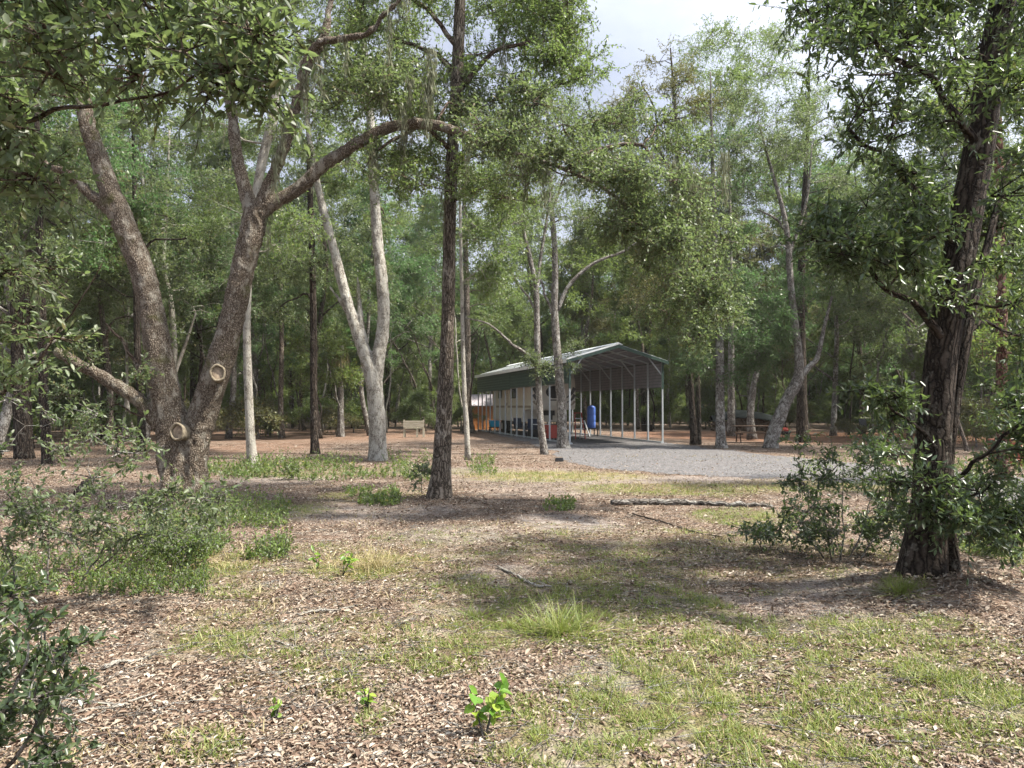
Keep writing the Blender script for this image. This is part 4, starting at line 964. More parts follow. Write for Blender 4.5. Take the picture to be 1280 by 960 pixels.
# ------------------------------------------------------------------ solid mesh builder
class MB:
    def __init__(s): s.v = []; s.f = []
    def box(s, c, size, rot=None, taper=1.0):
        hx, hy, hz = (q/2 for q in size); b = len(s.v)
        for z in (-hz, hz):
            k = taper if z > 0 else 1
            for x, y in ((-hx, -hy), (hx, -hy), (hx, hy), (-hx, hy)):
                p = Vector((x*k, y*k, z))
                if rot is not None: p = rot @ p
                s.v.append(tuple(p+Vector(c)))
        s.f += [tuple(b+i for i in q) for q in ((0, 3, 2, 1), (4, 5, 6, 7), (0, 1, 5, 4), (1, 2, 6, 5), (2, 3, 7, 6), (3, 0, 4, 7))]
    def bar(s, a, b_, w, h=None, roll=0):
        a = Vector(a); b_ = Vector(b_); d = b_-a; q = d.to_track_quat('Z', 'Y').to_matrix() @ Matrix.Rotation(roll, 3, 'Z')
        s.box((a+b_)/2, (w, h or w, d.length), q)
    def cyl(s, a, b_, r, seg=14, r2=None):
        a = Vector(a); b_ = Vector(b_); d = b_-a; q = d.to_track_quat('Z', 'Y').to_matrix(); b = len(s.v); r2 = r if r2 is None else r2
        for k, (p, rr) in enumerate(((a, r), (b_, r2))):
            for i in range(seg):
                t = i/seg*2*PI; s.v.append(tuple(p+q @ Vector((math.cos(t)*rr, math.sin(t)*rr, 0))))
        s.f += [(b+i, b+(i+1) % seg, b+seg+(i+1) % seg, b+seg+i) for i in range(seg)]
        s.f += [tuple(b+i for i in reversed(range(seg))), tuple(b+seg+i for i in range(seg))]
    def lathe(s, c, prof, seg=20):
        b = len(s.v); n = len(prof)
        for (r_, z) in prof:
            for i in range(seg):
                t = i/seg*2*PI; s.v.append((c[0]+math.cos(t)*r_, c[1]+math.sin(t)*r_, c[2]+z))
        for k in range(n-1):
            s.f += [(b+k*seg+i, b+k*seg+(i+1) % seg, b+(k+1)*seg+(i+1) % seg, b+(k+1)*seg+i) for i in range(seg)]
        s.f += [tuple(b+i for i in reversed(range(seg))), tuple(b+(n-1)*seg+i for i in range(seg))]
    def prism(s, poly, axis, a, b_):
        """poly in the plane across axis ('x','y'), extruded a..b"""
        n = len(poly); b = len(s.v)
        for q in (a, b_):
            for (p1, p2) in poly: s.v.append((q, p1, p2) if axis == 'x' else (p1, q, p2))
        s.f += [tuple(b+i for i in range(n)), tuple(b+n+i for i in reversed(range(n)))]
        s.f += [(b+i, b+n+i, b+n+(i+1) % n, b+(i+1) % n) for i in range(n)]
    def build(s, name, mat, parent=None, bevel=0, smooth=False):
        me = bpy.data.meshes.new(name); me.from_pydata(s.v, [], s.f)
        import bmesh
        bm = bmesh.new(); bm.from_mesh(me); bmesh.ops.recalc_face_normals(bm, faces=bm.faces)
        if bevel: bmesh.ops.bevel(bm, geom=bm.edges[:], offset=bevel, segments=2, affect='EDGES', clamp_overlap=True)
        bm.to_mesh(me); bm.free()
        if smooth:
            for p in me.polygons: p.use_smooth = True
        return link(name, me, mat, parent)

M_GREEN = simple_mat('dark_green_steel', (.036, .066, .054), .5, .1, .2, 3)
M_LINER = simple_mat('grey_steel_liner', (.27, .265, .28), .6, .1, .15, 3)
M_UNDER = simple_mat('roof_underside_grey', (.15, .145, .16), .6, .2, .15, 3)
M_WHITE = simple_mat('white_steel_trim', (.72, .74, .74), .45, 0, .08, 4)
M_ROOF = simple_mat('dull_roof_steel', (.36, .38, .38), .5, .1, .3, 1.5)
M_GALV = simple_mat('galvanised_steel', (.46, .49, .50), .45, .35, .15, 14)
M_CREAM = simple_mat('cream_fibreglass', (.68, .66, .59), .4, 0, .08, 2)
M_BLACK = simple_mat('black_plastic', (.018, .018, .02), .5, 0, .3, 10)
M_DGREY = simple_mat('dark_grey_decal', (.07, .068, .07), .45, 0, .2, 8)
M_TAN = simple_mat('tan_decal', (.30, .26, .20), .45, 0, .1, 8)
M_GLASS = simple_mat('dark_window_glass', (.015, .018, .02), .08, 0, .1, 5, .8)
M_RUB = simple_mat('tyre_rubber', (.02, .02, .02), .85, 0, .3, 20)
M_BLUE = simple_mat('blue_plastic', (.10, .20, .60), .4, 0, .12, 4)
M_CYAN = simple_mat('cyan_plastic', (.03, .30, .48), .45, 0, .1, 4)
M_RED = simple_mat('red_painted_metal', (.36, .045, .03), .45, 0, .2, 9)
M_ALU = simple_mat('aluminium', (.55, .56, .58), .35, .6, .1, 20)
M_ORW = wood_mat('orange_stained_wood', (.36, .14, .05), (.58, .27, .10), 2)
M_WEATH = wood_mat('weathered_board', (.30, .27, .20), (.52, .48, .38), 0)
M_PT = wood_mat('brown_picnic_wood', (.040, .026, .019), (.115, .075, .055), 0)
M_RDK = wood_mat('red_brown_deck_wood', (.16, .06, .04), (.30, .13, .09), 0)
M_LOG = wood_mat('firewood', (.05, .035, .028), (.20, .15, .11), 1)
M_TARP = simple_mat('grey_tarpaulin', (.016, .020, .020), .9, 0, .3, 2, .12, .05)
M_SHED = simple_mat('weathered_shingle', (.30, .27, .29), .9, 0, .3, 9)
M_FAB = simple_mat('dark_blue_canvas', (.02, .03, .055), .8, 0, .3, 20)

# ------------------------------------------------------------------ carport
CA = math.radians(14.5); CO = Vector((2.43, 32.4, 0.02)); CW, CL, EH, RH = 4.25, 18.5, 3.58, 4.20
def cp(u, v, z=0.0):
    return CO+Matrix.Rotation(CA, 3, 'Z') @ Vector((u, v, z))
car = empty('carport', CO, CA); tag(car, 'open metal carport with green side panels, white eave trim and galvanised posts', 'carport')
OV = .18; mx_ = CW/2; sl = (RH-EH)/mx_
def roof_z(u): return RH-abs(u-mx_)*sl
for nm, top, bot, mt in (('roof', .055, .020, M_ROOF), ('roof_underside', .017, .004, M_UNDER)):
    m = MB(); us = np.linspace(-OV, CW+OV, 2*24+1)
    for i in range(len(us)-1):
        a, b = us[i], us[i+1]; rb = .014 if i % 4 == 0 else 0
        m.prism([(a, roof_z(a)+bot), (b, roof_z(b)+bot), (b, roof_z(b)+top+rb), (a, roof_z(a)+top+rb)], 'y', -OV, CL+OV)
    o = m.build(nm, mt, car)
m = MB(); m.prism([(mx_-.2, RH+.06-.2*sl+.02), (mx_, RH+.085), (mx_+.2, RH+.06-.2*sl+.02), (mx_+.2, RH+.11-.2*sl), (mx_, RH+.135), (mx_-.2, RH+.11-.2*sl)], 'y', -OV-.02, CL+OV+.02); m.build('ridge_cap', M_WHITE, car)
m = MB(); m.box((-OV-.016, CL/2, EH-.06), (.03, CL+2*OV+.04, .17)); m.build('eave_trim', M_WHITE, car)
m = MB(); m.box((CW+OV+.016, CL/2, EH-.08), (.03, CL+2*OV+.04, .15)); m.build('eave_trim', M_GREEN, car)
for s in (0, 1):
    m = MB(); a, b = ((-OV-.03, mx_) if s == 0 else (mx_, CW+OV+.03))
    m.prism([(a, roof_z(a)-.11), (b, roof_z(b)-.11), (b, roof_z(b)+.03), (a, roof_z(a)+.03)], 'y', -OV-.045, -OV-.012); m.build('rake_trim', M_GREEN, car)
    if s == 0:
        m = MB(); m.prism([(a, roof_z(a)+.033), (b, roof_z(b)+.033), (b, roof_z(b)+.10), (a, roof_z(a)+.10)], 'y', -OV-.05, -OV+.05); m.build('rake_cap', M_WHITE, car)
def ribbed_wall(u, v0, v1, z0, z1, out, mt, nm):
    m = MB(); n = int((z1-z0)/.14)
    for i in range(n):
        za = z0+(z1-z0)*i/n; zb = z0+(z1-z0)*(i+1)/n; zm = za+(zb-za)*.78
        m.prism([(u, za), (u+out*.022, za+.012), (u+out*.022, zm), (u, zb)], 'y', v0, v1)
    m.box((u-out*.004, (v0+v1)/2, (z0+z1)/2), (.005, v1-v0, z1-z0))
    return m.build(nm, mt, car)
ribbed_wall(-.06, .02, 9.85, 2.58, EH-.05, -1, M_GREEN, 'wall_panel'); ribbed_wall(-.06, 9.9, CL, 2.50, EH-.05, -1, M_GREEN, 'wall_panel')
ribbed_wall(CW+.06, .02, CL, 2.42, EH-.05, 1, M_GREEN, 'wall_panel')
m = MB()
for i in range(8):
    za = 2.43+(EH-.08-2.43)*i/8; zb = za+(EH-.08-2.43)/8
    m.box((CW+.046, CL/2, (za+zb)/2-.004), (.010, CL-.06, zb-za-.012))
m.build('wall_liner', M_LINER, car)
m = MB(); m.box((-.046, CL/2, 3.02), (.010, CL-.1, .95)); m.build('wall_liner', M_LINER, car)
LV = [0, 2.84, 4.5, 5.8, 7.3, 8.7, 9.9, 11.2, 12.5, 13.8, 15, 16.1, 17.3, CL]; RV = [0, 1.5, 3, 4.5, 6, 7.5, 9, 10.5, 12, 13.5, 15, 16.7, CL]
for u, vs in ((0, LV), (CW, RV)):
    for v in vs:
        m = MB(); m.box((u, v, EH/2), (.068, .068, EH)); m.build('post', M_GALV, car, .004)
    m = MB(); m.box((u+(.07 if u == 0 else -.07), CL/2, .04), (.064, CL+.1, .064)); m.build('base_rail', M_GALV, car)
m = MB(); m.box((0, -.037, 2.95), (.09, .006, 1.2)); m.box((-.037, -.0, 2.95), (.006, .08, 1.2)); m.build('corner_trim', M_GREEN, car)
m = MB(); m.box((CW, -.037, 2.95), (.09, .006, 1.2)); m.build('corner_trim', M_GREEN, car)
for v in [0]+list(np.arange(1.5, CL, 1.5)):
    m = MB(); m.bar((0, v, EH-.03), (mx_, v, RH-.05), .06); m.bar((mx_, v, RH-.05), (CW, v, EH-.03), .06); m.build('rafter', M_GREEN if v == 0 else M_GALV, car)
for v in (0, 3, 6, 9, 12, 15, 18):
    m = MB(); m.bar((.03, v+.04, 2.98), (.62, v+.04, roof_z(.62)-.06), .05); m.build('brace', M_GALV, car)
    m = MB(); m.bar((CW-.03, v+.04, 2.98), (CW-.62, v+.04, roof_z(CW-.62)-.06), .05); m.build('brace', M_GALV, car)
for s in (.9, 1.6, 2.7, 3.4):
    m = MB(); m.box((s, CL/2, roof_z(s)-.035), (.05, CL, .03)); m.build('purlin', M_GALV, car)

# ------------------------------------------------------------------ fifth wheel camper
RV0 = cp(.62, 7.8, .02); rv = empty('camper_trailer', RV0, CA); tag(rv, 'cream fifth wheel camper with dark swirl decals parked under the carport', 'camper trailer')
W_ = 2.36
m = MB(); m.prism([(2.15, .72), (9.2, .72), (9.2, 3.32), (.30, 3.32), (.08, 3.0), (.0, 2.5), (.0, 1.62), (.10, 1.40), (2.0, 1.38)], 'x', 0, W_); body = m.build('body', M_CREAM, rv, .03)
m = MB(); m.box((W_/2, 2.16, 1.05), (W_-.06, .03, .6)); m.build('pin_box_wall', M_BLACK, rv)
m = MB(); m.box((W_/2, .95, 1.22), (.35, 1.0, .26)); m.bar((W_/2, .55, 1.1), (W_/2, .55, .85), .12); m.build('pin_box', M_BLACK, rv)
for u in (.25, W_-.25):
    m = MB(); m.box((u, 2.45, .45), (.10, .10, .9)); m.box((u, 2.45, .03), (.24, .24, .04)); m.build('landing_leg', M_DGREY, rv)
# swirls on the cap
def swoosh(pts, w, mat, nm='decal'):
    m = MB(); n = 14; pp, ww = resample([(p[0], 0, p[1]) for p in pts], w, n)
    b = len(m.v)
    for i in range(n):
        t = pp[min(i+1, n-1)]-pp[max(i-1, 0)]; t = t/np.linalg.norm(t); nn = np.array([-t[2], 0, t[0]])
        a = pp[i]+nn*ww[i]; c = pp[i]-nn*ww[i]
        for q in (a, c):
            m.v.append((q[0], -.006, q[2])); m.v.append((q[0], .03, q[2]))
    for i in range(n-1):
        k = b+i*4; m.f += [(k, k+2, k+6, k+4), (k+1, k+5, k+7, k+3), (k, k+4, k+5, k+1), (k+2, k+3, k+7, k+6)]
    m.f += [(b, b+1, b+3, b+2), (b+(n-1)*4, b+(n-1)*4+2, b+(n-1)*4+3, b+(n-1)*4+1)]
    m.build(nm, mat, rv)
for sgn in (0, 1):
    fx = (lambda x: x) if sgn == 0 else (lambda x: W_-x)
    swoosh([(fx(.05), 2.55), (fx(.22), 2.25), (fx(.50), 2.02)], [.10, .07, .02], M_DGREY)
    swoosh([(fx(.05), 2.20), (fx(.20), 1.95), (fx(.48), 1.78)], [.09, .06, .02], M_DGREY)
    swoosh([(fx(.05), 1.85), (fx(.16), 1.70), (fx(.34), 1.60)], [.06, .05, .02], M_TAN)
m = MB()
prof = [(math.cos(t)*.46+W_/2, math.sin(t)*.33+2.32) for t in np.linspace(0, 2*PI, 25)[:-1]]
m.prism(prof, 'y', -.008, .03); m.build('emblem', M_BLACK, rv)
swoosh([(W_/2-.3, 2.2), (W_/2-.05, 2.42), (W_/2+.25, 2.40)], [.02, .05, .02], M_TAN)
m = MB(); m.box((W_/2, -.004, 1.90), (.62, .012, .07)); m.build('nameplate', M_DGREY, rv)
m = MB(); m.box((W_/2, 1.0, 3.0), (W_+.02, .5, .0)); 
for v, z, sx, sz in ((4.0, 2.35, 1.2, .65), (7.2, 2.35, .9, .6)):
    for u in (-.008, W_+.008):
        m = MB(); m.box((u, v, z), (.03, sx, sz)); w = m.build('window', M_BLACK, rv, .02)
        m = MB(); m.box((u*1.0+(-.014 if u < 0 else .014), v, z), (.012, sx-.12, sz-.12)); m.build('pane', M_GLASS, w)
m = MB(); m.box((-.006, 4.2, 1.55), (.02, 8.0, .12)); m.build('stripe', M_TAN, rv)
m = MB(); m.box((-.012, 5.6, 1.75), (.04, .70, 1.85)); dr = m.build('door', M_CREAM, rv, .01)
m = MB(); m.box((-.045, 5.35, 1.7), (.03, .04, .16)); m.build('handle', M_BLACK, dr)
for v in (5.9, 6.85):
    for u in (.14, W_-.14):
        m = MB(); m.cyl((u-.11, v, .38), (u+.11, v, .38), .37, 22); wh = m.build('wheel', M_RUB, rv)
        m = MB(); m.cyl((u-.118, v, .38), (u+.118, v, .38), .2, 16); m.build('rim', M_ALU, wh)
m = MB(); m.box((W_/2, 4.3, 3.44), (.7, 1.0, .22)); m.build('roof_unit', M_WHITE, rv, .04)

# ------------------------------------------------------------------ things under and around the carport
def thing(name, loc, rz, label, cat, group=None):
    e = empty(name, loc, rz); tag(e, label, cat, group); return e
# blue barrel on black stand
L0 = cp(3.9, 7.9); e = thing('barrel_stand', L0, CA, 'low black stand beneath the blue water tank', 'stand')
m = MB(); m.box((0, 0, .40), (.62, .62, .05)); m.build('top', M_BLACK, e)
for sx in (-.26, .26):
    for sy in (-.26, .26):
        m = MB(); m.box((sx, sy, .19), (.05, .05, .375)); m.build('leg', M_BLACK, e)
e = thing('water_tank', L0+Vector((0, 0, .43)), 0, 'tall blue plastic water tank standing on the black stand', 'water tank')
m = MB(); m.lathe((0, 0, 0), [(.20, 0), (.23, .03), (.23, .32), (.222, .34), (.23, .36), (.23, .68), (.222, .70), (.23, .72), (.23, 1.06), (.19, 1.16), (.08, 1.2)]); m.build('body', M_BLUE, e, 0, True)
m = MB(); m.cyl((0, 0, 1.2), (0, 0, 1.24), .06); m.build('cap', M_BLACK, e)
# leaning white board
e = cp(3.48, 7.0); m = MB(); m.bar((0, 0, .02), (-.28, .15, .85), .11, .03); o = m.build('leaning_board', M_WHITE); o.location = e; tag(o, 'short white board leaning by the blue water tank', 'board')
# step ladder
e = thing('step_ladder', cp(2.1, 4.9), .3, 'red and silver step ladder open beside the front carport post', 'ladder')
for s in (-1, 1):
    m = MB(); m.bar((s*.26, -.32, 0), (s*.17, 0, 1.25), .05, .025); m.build('front_rail', M_RED, e)
    m = MB(); m.bar((s*.26, .42, 0), (s*.17, .03, 1.22), .035, .025); m.build('rear_rail', M_ALU, e)
for i in range(4):
    t = (i+1)/5; m = MB(); m.box((0, -.32*(1-t), 1.25*t), (.50-.15*t, .09, .025)); m.build('step', M_ALU, e)
m = MB(); m.box((0, .01, 1.27), (.38, .2, .04)); m.build('top', M_RED, e)
# camp chairs and table left of camper
def camp_chair(loc, rz, label, mat=M_FAB, group='camp chairs around the carport'):
    e = thing('camp_chair', loc, rz, label, 'camp chair', group)
    m = MB(); m.box((0, 0, .42), (.50, .46, .03)); m.build('seat', mat, e)
    m = MB(); m.box((0, .25, .70), (.50, .03, .52), Matrix.Rotation(-.2, 3, 'X')); m.build('backrest', mat, e)
    for s in (-1, 1):
        m = MB(); m.bar((s*.27, -.24, 0), (s*.27, .22, .60), .025); m.build('leg', M_BLACK, e)
        m = MB(); m.bar((s*.27, .24, 0), (s*.27, -.22, .60), .025); m.build('leg', M_BLACK, e)
        m = MB(); m.box((s*.28, 0, .62), (.06, .46, .03)); m.build('armrest', M_BLACK, e)
    return e
camp_chair(cp(.35, 9.3), CA+.3, 'dark canvas camp chair behind the side posts, nearer the carport back')
camp_chair(cp(.32, 6.9), CA-.4, 'dark canvas camp chair behind the side posts, nearer the carport front')
camp_chair(Vector(P(1083, 520, 41)*[1, 1, 0]), .4, 'black camp chair alone on the leaf floor at right', M_BLACK)
e = thing('folding_table', cp(.42, 5.6), CA, 'small folding table with a white top beside the camper', 'table')
m = MB(); m.box((0, 0, .70), (.6, .9, .03)); m.build('tabletop', M_WHITE, e)
for sy in (-.38, .38):
    for sx in (-.24, .24):
        m = MB(); m.bar((sx, sy, 0), (sx*.9, sy, .685), .025); m.build('leg', M_BLACK, e)
e = thing('tool_chest', cp(.5, 4.3), CA, 'red metal tool chest with two drawers by the carport side', 'tool chest')
m = MB(); m.box((0, 0, .40), (.45, .65, .62)); m.build('body', M_RED, e, .01)
for z in (.25, .45):
    m = MB(); m.box((-.232, 0, z), (.02, .58, .16)); d_ = m.build('drawer', M_RED, e)
    m = MB(); m.box((-.25, 0, z+.03), (.02, .3, .02)); m.build('handle', M_ALU, d_)
for sx in (-.16, .16):
    for sy in (-.25, .25):
        m = MB(); m.cyl((sx-.02, sy, .045), (sx+.02, sy, .045), .045, 10); m.build('caster', M_RUB, e)
e = thing('storage_crate', cp(.9, 8.2), CA+.1, 'black crate standing under the camper nose', 'crate')
m = MB(); m.box((0, 0, .28), (.7, .5, .55), taper=1.08); m.build('body', M_BLACK, e, .01)
m = MB(); m.box((0, 0, .57), (.8, .58, .04)); m.build('lid', M_DGREY, e)
# utility stand + cyan tub
L0 = Vector(P(618, 530, 46)*[1, 1, 0]); e = thing('utility_cart', L0, CA, 'dark cart holding the cyan tub at the carport back', 'cart')
m = MB(); m.box((0, 0, .36), (.62, .5, .05)); m.build('tray', M_BLACK, e)
for sx in (-.26, .26):
    for sy in (-.2, .2):
        m = MB(); m.box((sx, sy, .17), (.04, .04, .335)); m.build('leg', M_BLACK, e)
e = thing('plastic_tub', L0+Vector((0, 0, .39)), CA, 'cyan plastic tub on the dark cart behind the carport posts', 'tub')
m = MB(); m.box((0, 0, .17), (.54, .40, .34), taper=1.12); m.build('body', M_CYAN, e, .02)
m = MB(); m.box((0, 0, .36), (.64, .48, .04)); m.build('lid', M_CYAN, e, .008)
# orange shed
S0 = Vector(P(604, 520, 54)*[1, 1, 0]); e = thing('garden_shed', S0, CA, 'little orange wooden shed with a grey shingled roof behind the carport', 'shed')
m = MB(); m.box((0, 0, .85), (2.2, 2.2, 1.7)); 
for x_ in np.arange(-1.0, 1.11, .2): m.box((x_, -1.108, .85), (.03, .02, 1.7))
m.build('wall', M_ORW, e)
m = MB(); m.box((0, -.75, 2.02), (2.7, 1.5, .07), Matrix.Rotation(.55, 3, 'X')); m.box((0, .52, 2.02), (2.7, 1.5, .07), Matrix.Rotation(-.55, 3, 'X')); m.build('roof', M_SHED, e)
m = MB(); m.box((.2, -1.13, .72), (.75, .05, 1.4)); d_ = m.build('door', M_ORW, e, .01); m = MB(); m.box((.48, -1.17, .75), (.03, .04, .12)); m.build('handle', M_BLACK, d_)
# bench seen from behind
B0 = Vector(P(517, 545, 40)*[1, 1, 0]); e = thing('wooden_bench', B0, 0, 'weathered board bench standing near the bright bush', 'bench')
m = MB()
for z in (.58, .70, .82): m.box((0, -.02, z), (1.08, .03, .105))
m.build('backrest', M_WEATH, e)
m = MB()
for y_ in (.10, .24, .38): m.box((0, y_, .47), (1.0, .12, .035))
m.build('seat', M_WEATH, e)
for sx in (-.5, .5):
    m = MB(); m.box((sx, .02, .46), (.07, .05, .92)); m.build('leg', M_WEATH, e)
    m = MB(); m.box((sx, .42, .225), (.07, .05, .45)); m.build('leg', M_WEATH, e)
m = MB(); m.box((.18, .03, .24), (.10, .08, .44)); m.build('brace', M_WEATH, e)
# picnic table
PT = Vector(P(941, 545, 34.3)*[1, 1, 0]); e = thing('picnic_table', PT, -.12, 'dark brown wooden picnic table on the rusty leaf floor', 'picnic table')
m = MB()
for y_ in np.linspace(-.30, .30, 5): m.box((0, y_, .74), (1.75, .135, .04))
m.build('tabletop', M_PT, e, .004)
for s in (-1, 1):
    m = MB(); m.box((0, s*.66-.06, .45), (1.75, .12, .04)); m.box((0, s*.66+.07, .45), (1.75, .12, .04)); m.build('bench_seat', M_PT, e, .004)
for sx in (-.62, .62):
    for s in (-1, 1):
        m = MB(); m.bar((sx, s*.62, 0), (sx, s*.22, .72), .09, .04, PI/2); m.build('leg', M_PT, e)
    m = MB(); m.box((sx+.045, 0, .40), (.04, 1.5, .09)); m.box((sx+.045, 0, .69), (.04, .66, .07)); m.build('crossbeam', M_PT, e)
# tarpaulin over firewood
TP = Vector(P(928, 530, 50)*[1, 1, 0]); e = thing('firewood_stack', TP, .05, 'long stack of split logs under the grey tarpaulin', 'firewood')
r = np.random.default_rng(8); logs = 0
for row in range(6):
    for c_ in range(20):
        if logs >= 98: break
        x_ = -1.9+c_*.2+(row % 2)*.1; rr = r.uniform(.07, .10); z_ = .1+row*.155
        if row > 3 and (c_ < 6 or c_ > 16): continue
        m = MB(); m.cyl((x_, -.35+r.uniform(-.05, .05), z_), (x_+r.normal(0, .02), .35, z_), rr, 7); m.build('log', M_LOG, e); logs += 1
def tarp_mesh():
    n1, n2 = 36, 16; V = []; 
    for i in range(n1+1):
        for j in range(n2+1):
            u = i/n1*2-1; v = j/n2*2-1
            prof = 1.36*(1-abs(v)**2.2*.38)*(1-.35*max(0, -u-.15)**1.2-.28*max(0, u)**1.5)
            z = prof+.06*mnoise.noise((u*4, v*3, 1))
            V.append((u*2.05+.04*v, v*.62+.05*mnoise.noise((u*3, v, 5)), z))
    Fq = [(i*(n2+1)+j, i*(n2+1)+j+1, (i+1)*(n2+1)+j+1, (i+1)*(n2+1)+j) for i in range(n1) for j in range(n2)]
    me = bpy.data.meshes.new('tarpaulin'); me.from_pydata(V, [], Fq)
    for p in me.polygons: p.use_smooth = True
    o = link('tarpaulin', me, M_TARP); md = o.modifiers.new('solid', 'SOLIDIFY'); md.thickness = .012
    o.location = TP; tag(o, 'sagging grey tarpaulin thrown over the stack of logs', 'tarpaulin')
tarp_mesh()
# grill with red lid
GR = Vector(P(982, 545, 37)*[1, 1, 0]); e = thing('charcoal_grill', GR, .2, 'small black charcoal grill with a red lid by the bent grey tree', 'grill')
m = MB(); m.lathe((0, 0, .22), [(.05, 0), (.17, .04), (.24, .13), (.25, .2)]); m.build('bowl', M_BLACK, e, 0, True)
m = MB(); m.lathe((0, 0, .425), [(.25, 0), (.23, .08), (.15, .15), (.03, .18)]); ld = m.build('lid', M_RED, e, 0, True)
m = MB(); m.bar((-.06, 0, .62), (.06, 0, .62), .02); m.build('handle', M_BLACK, ld)
for a in (0, 2.1, 4.2):
    m = MB(); m.bar((math.cos(a)*.22, math.sin(a)*.22, 0), (math.cos(a)*.12, math.sin(a)*.12, .26), .02); m.build('leg', M_BLACK, e)
# black tub behind the carport
e = thing('rubber_tub', Vector(P(809, 535, 50)*[1, 1, 0]), 0, 'squat black tub on the leaf floor right of the carport', 'tub')
m = MB(); m.lathe((0, 0, 0), [(.34, 0), (.40, .40), (.43, .41), (.43, .44), (.38, .44), (.33, .06)]); m.build('body', M_BLACK, e, 0, True)
for s in (-1, 1):
    m = MB(); m.box((s*.44, 0, .36), (.04, .16, .04)); m.build('handle', M_BLACK, e)
# small black box by path
o = G(699, 577); m = MB(); m.box((0, 0, .06), (.26, .16, .11), taper=.85); q = m.build('valve_box', M_BLACK, None, .01); q.location = o; tag(q, 'small black box lying in front of the carport trees', 'box')
# deck steps at right edge
e = thing('wooden_steps', Vector(P(1286, 560, 21)*[1, 1, 0]), -.2, 'reddish wooden steps cut off by the right edge', 'steps')
for i in range(4):
    m = MB(); m.box((0, i*.28, .17*(i+1)), (1.3, .30, .04)); m.build('tread', M_RDK, e, .003)
    m = MB(); m.box((0, i*.28-.12, .17*(i+1)-.095), (1.24, .025, .145)); m.build('riser', M_RDK, e)
for s in (-.62, .62):
    m = MB(); m.prism([(-.15, .0), (1.0, .0), (1.0, .62), (.85, .66), (-.15, .10)], 'x', s-.02, s+.02); m.build('stringer', M_RDK, e)
# tiny white ornament at the foot of the oak
e = thing('garden_lantern', GZ(207, 656), 0, 'tiny black and white lantern at the foot of the twin stemmed oak', 'lantern')
m = MB(); m.cyl((0, 0, 0), (0, 0, .05), .04, 12); m.cyl((0, 0, .16), (0, 0, .19), .045, 12, .015); m.build('frame', M_BLACK, e)
m = MB(); m.cyl((0, 0, .05), (0, 0, .16), .03, 12); m.build('glass', M_WHITE, e)

# ------------------------------------------------------------------ fallen log and sticks
def stick(seed, pts, rad, label, mat=B_PALE, name='fallen_branch', cat='fallen branch', seg=8, lump=.08, twigs=0, group='fallen branches on the litter'):
    pp = []
    for i, (px, py) in enumerate(pts):
        q = GZ(px, py); q[2] += rad[i]*.8+.01; pp.append(q)
    b = pp[0].copy(); w = Wood(seed); p, r_ = resample([q-b for q in pp], rad, len(pts)*7); r2 = np.random.default_rng(seed)
    p = p+r2.normal(0, 1, p.shape)*np.minimum(r_, .03)[:, None]*.35
    w.tube(p, r_*(1+r2.normal(0, .08, len(r_))), seg, lump)
    for t in range(twigs):
        j = r2.integers(3, len(p)-2); d = np.append(r2.normal(0, 1, 2), .25); d = d/np.linalg.norm(d)*r2.uniform(.12, .4)
        w.tube([p[j], p[j]+d*.5+[0, 0, .02], p[j]+d], [r_[j]*.5, r_[j]*.35, .002], 5)
    o = link(name, w.mesh(name), mat); o.location = b; tag(o, label, cat, group)
stick(1, [(764, 631), (800, 630), (850, 630), (880, 631), (920, 633), (965, 634)], [.048, .052, .05, .04, .042, .026], 'long grey fallen log lying across the back of the clearing', B_GREY, 'fallen_log', 'log', 12, .12, 0, None)
stick(2, [(622, 711), (645, 722), (668, 736), (690, 738)], [.012, .013, .011, .007], 'pale crooked branch lying behind the large grass tuft', twigs=3)
stick(3, [(790, 641), (830, 652), (870, 666), (900, 675)], [.012, .011, .009, .005], 'thin dark branch slanting over the litter in front of the log', B_DARK, twigs=1)
stick(4, [(372, 770), (395, 766), (420, 765), (449, 759)], [.009, .011, .009, .006], 'short curved pale branch on the litter below the straw grass', twigs=1)
stick(5, [(60, 900), (100, 905), (140, 890), (195, 868)], [.006, .008, .008, .005], 'thin pale branch in the litter beside the corner shrub', twigs=4)
stick(6, [(130, 835), (148, 828), (165, 826), (190, 820)], [.012, .013, .011, .006], 'stubby grey branch right of the corner shrub', twigs=2)
stick(7, [(340, 800), (365, 808), (385, 822)], [.006, .006, .003], 'fine bare forked branch in the middle of the near litter', twigs=5)
stick(8, [(360, 868), (385, 858), (425, 850)], [.005, .005, .003], 'fine bare branch left of the tiny sapling', twigs=3)
stick(9, [(20, 650), (80, 672), (150, 690), (215, 668)], [.016, .015, .013, .008], 'thin dark bough lying under the sprawling green shrub', B_DARK, twigs=3)
stick(10, [(115, 600), (98, 622)], [.06, .09], 'dark rotten stump leaning left of the twin stemmed oak', B_DARK, 'rotten_stump', 'stump', 10, .2, 0, None)

# ------------------------------------------------------------------ light
w = bpy.data.worlds.new('World'); scn.world = w; w.use_nodes = True; nt = w.node_tree; nt.nodes.clear(); N = NT(nt)
SUN_EL, SUN_AZ = math.radians(58), math.radians(100)     # azimuth clockwise from +Y (north)
sky = N.n('ShaderNodeTexSky', sky_type='NISHITA'); sky.sun_disc = False; sky.sun_elevation = SUN_EL; sky.sun_rotation = SUN_AZ
sky.air_density = 1.0; sky.dust_density = 1.5
tc = N.n('ShaderNodeTexCoord').outputs['Generated']
cn = N.noise(N.scalev(tc, (1, 1, 2.2)), 1.7, 7, .55)
cc = N.ramp(N.noise(N.scalev(tc, (1, 1, 2.5)), 3.1, 6, .55), [(.3, (1.8, 2.05, 2.65)), (.7, (2.75, 2.95, 3.5))])
cov = N.ramp(cn, [(.30, (0, 0, 0)), (.46, (1, 1, 1))])
col = N.mix(cov, sky.outputs[0], cc)
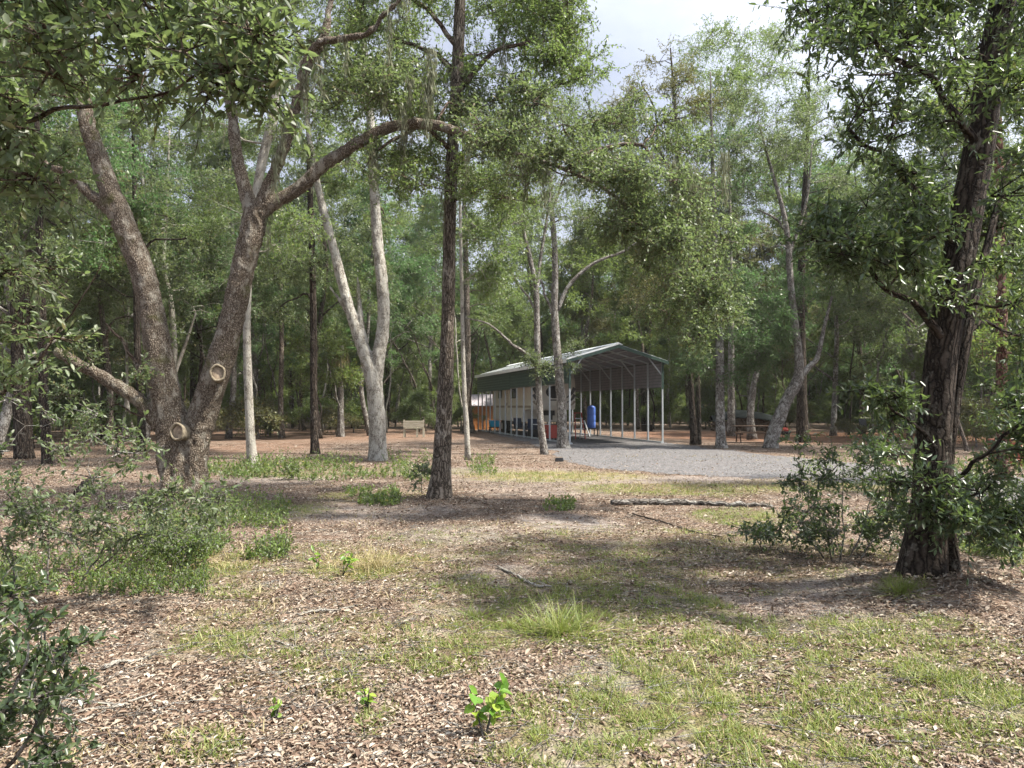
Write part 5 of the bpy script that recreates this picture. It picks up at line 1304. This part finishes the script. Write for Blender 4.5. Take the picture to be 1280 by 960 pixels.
# extra cloud glow round the sun and overhead, added to lift ambient light
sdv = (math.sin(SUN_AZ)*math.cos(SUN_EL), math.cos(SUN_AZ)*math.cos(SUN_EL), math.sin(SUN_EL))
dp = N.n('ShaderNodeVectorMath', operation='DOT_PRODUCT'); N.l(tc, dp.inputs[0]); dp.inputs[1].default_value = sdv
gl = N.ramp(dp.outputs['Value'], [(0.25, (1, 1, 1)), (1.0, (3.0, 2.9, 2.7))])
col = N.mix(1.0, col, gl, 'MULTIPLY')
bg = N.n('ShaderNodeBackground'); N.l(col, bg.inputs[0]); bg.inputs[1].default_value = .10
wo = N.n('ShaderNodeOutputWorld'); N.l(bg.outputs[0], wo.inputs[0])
sd = bpy.data.lights.new('sun', 'SUN'); sd.energy = 4.6; sd.angle = math.radians(3.5); sd.color = (1, .94, .83)
so = bpy.data.objects.new('sun', sd); COL.objects.link(so)
dirv = Vector((math.sin(SUN_AZ)*math.cos(SUN_EL), math.cos(SUN_AZ)*math.cos(SUN_EL), math.sin(SUN_EL)))
so.rotation_euler = dirv.to_track_quat('Z', 'Y').to_euler(); so.location = (20, 10, 30)
scn.view_settings.view_transform = 'Standard'; scn.view_settings.look = 'None'; scn.view_settings.exposure = 1.58; scn.view_settings.gamma = 1
# thin haze volume added to lift the blacks deep in the woods
hm = bpy.data.materials.new('lifting_haze'); hm.use_nodes = True; hnt = hm.node_tree; hnt.nodes.clear()
hv = hnt.nodes.new('ShaderNodeVolumePrincipled'); hv.inputs['Color'].default_value = (.94, .94, .88, 1); hv.inputs['Density'].default_value = HAZE; hv.inputs['Anisotropy'].default_value = .1
ho = hnt.nodes.new('ShaderNodeOutputMaterial'); hnt.links.new(hv.outputs[0], ho.inputs['Volume'])
if HAZE > 0:
    m = MB(); m.box((0, 320, 14), (1450, 780, 32)); h_ = m.build('haze', hm); tag(h_, 'faint haze added to lift the dark of the deep woods', 'haze', kind='stuff')
scn.render.engine = 'CYCLES'; cy = scn.cycles
cy.use_adaptive_sampling = True; cy.adaptive_threshold = .02
cy.max_bounces = 6; cy.diffuse_bounces = 3; cy.glossy_bounces = 2; cy.transmission_bounces = 4; cy.transparent_max_bounces = 4
cy.caustics_reflective = False; cy.caustics_refractive = False; cy.use_denoising = True
cy.sample_clamp_indirect = 6
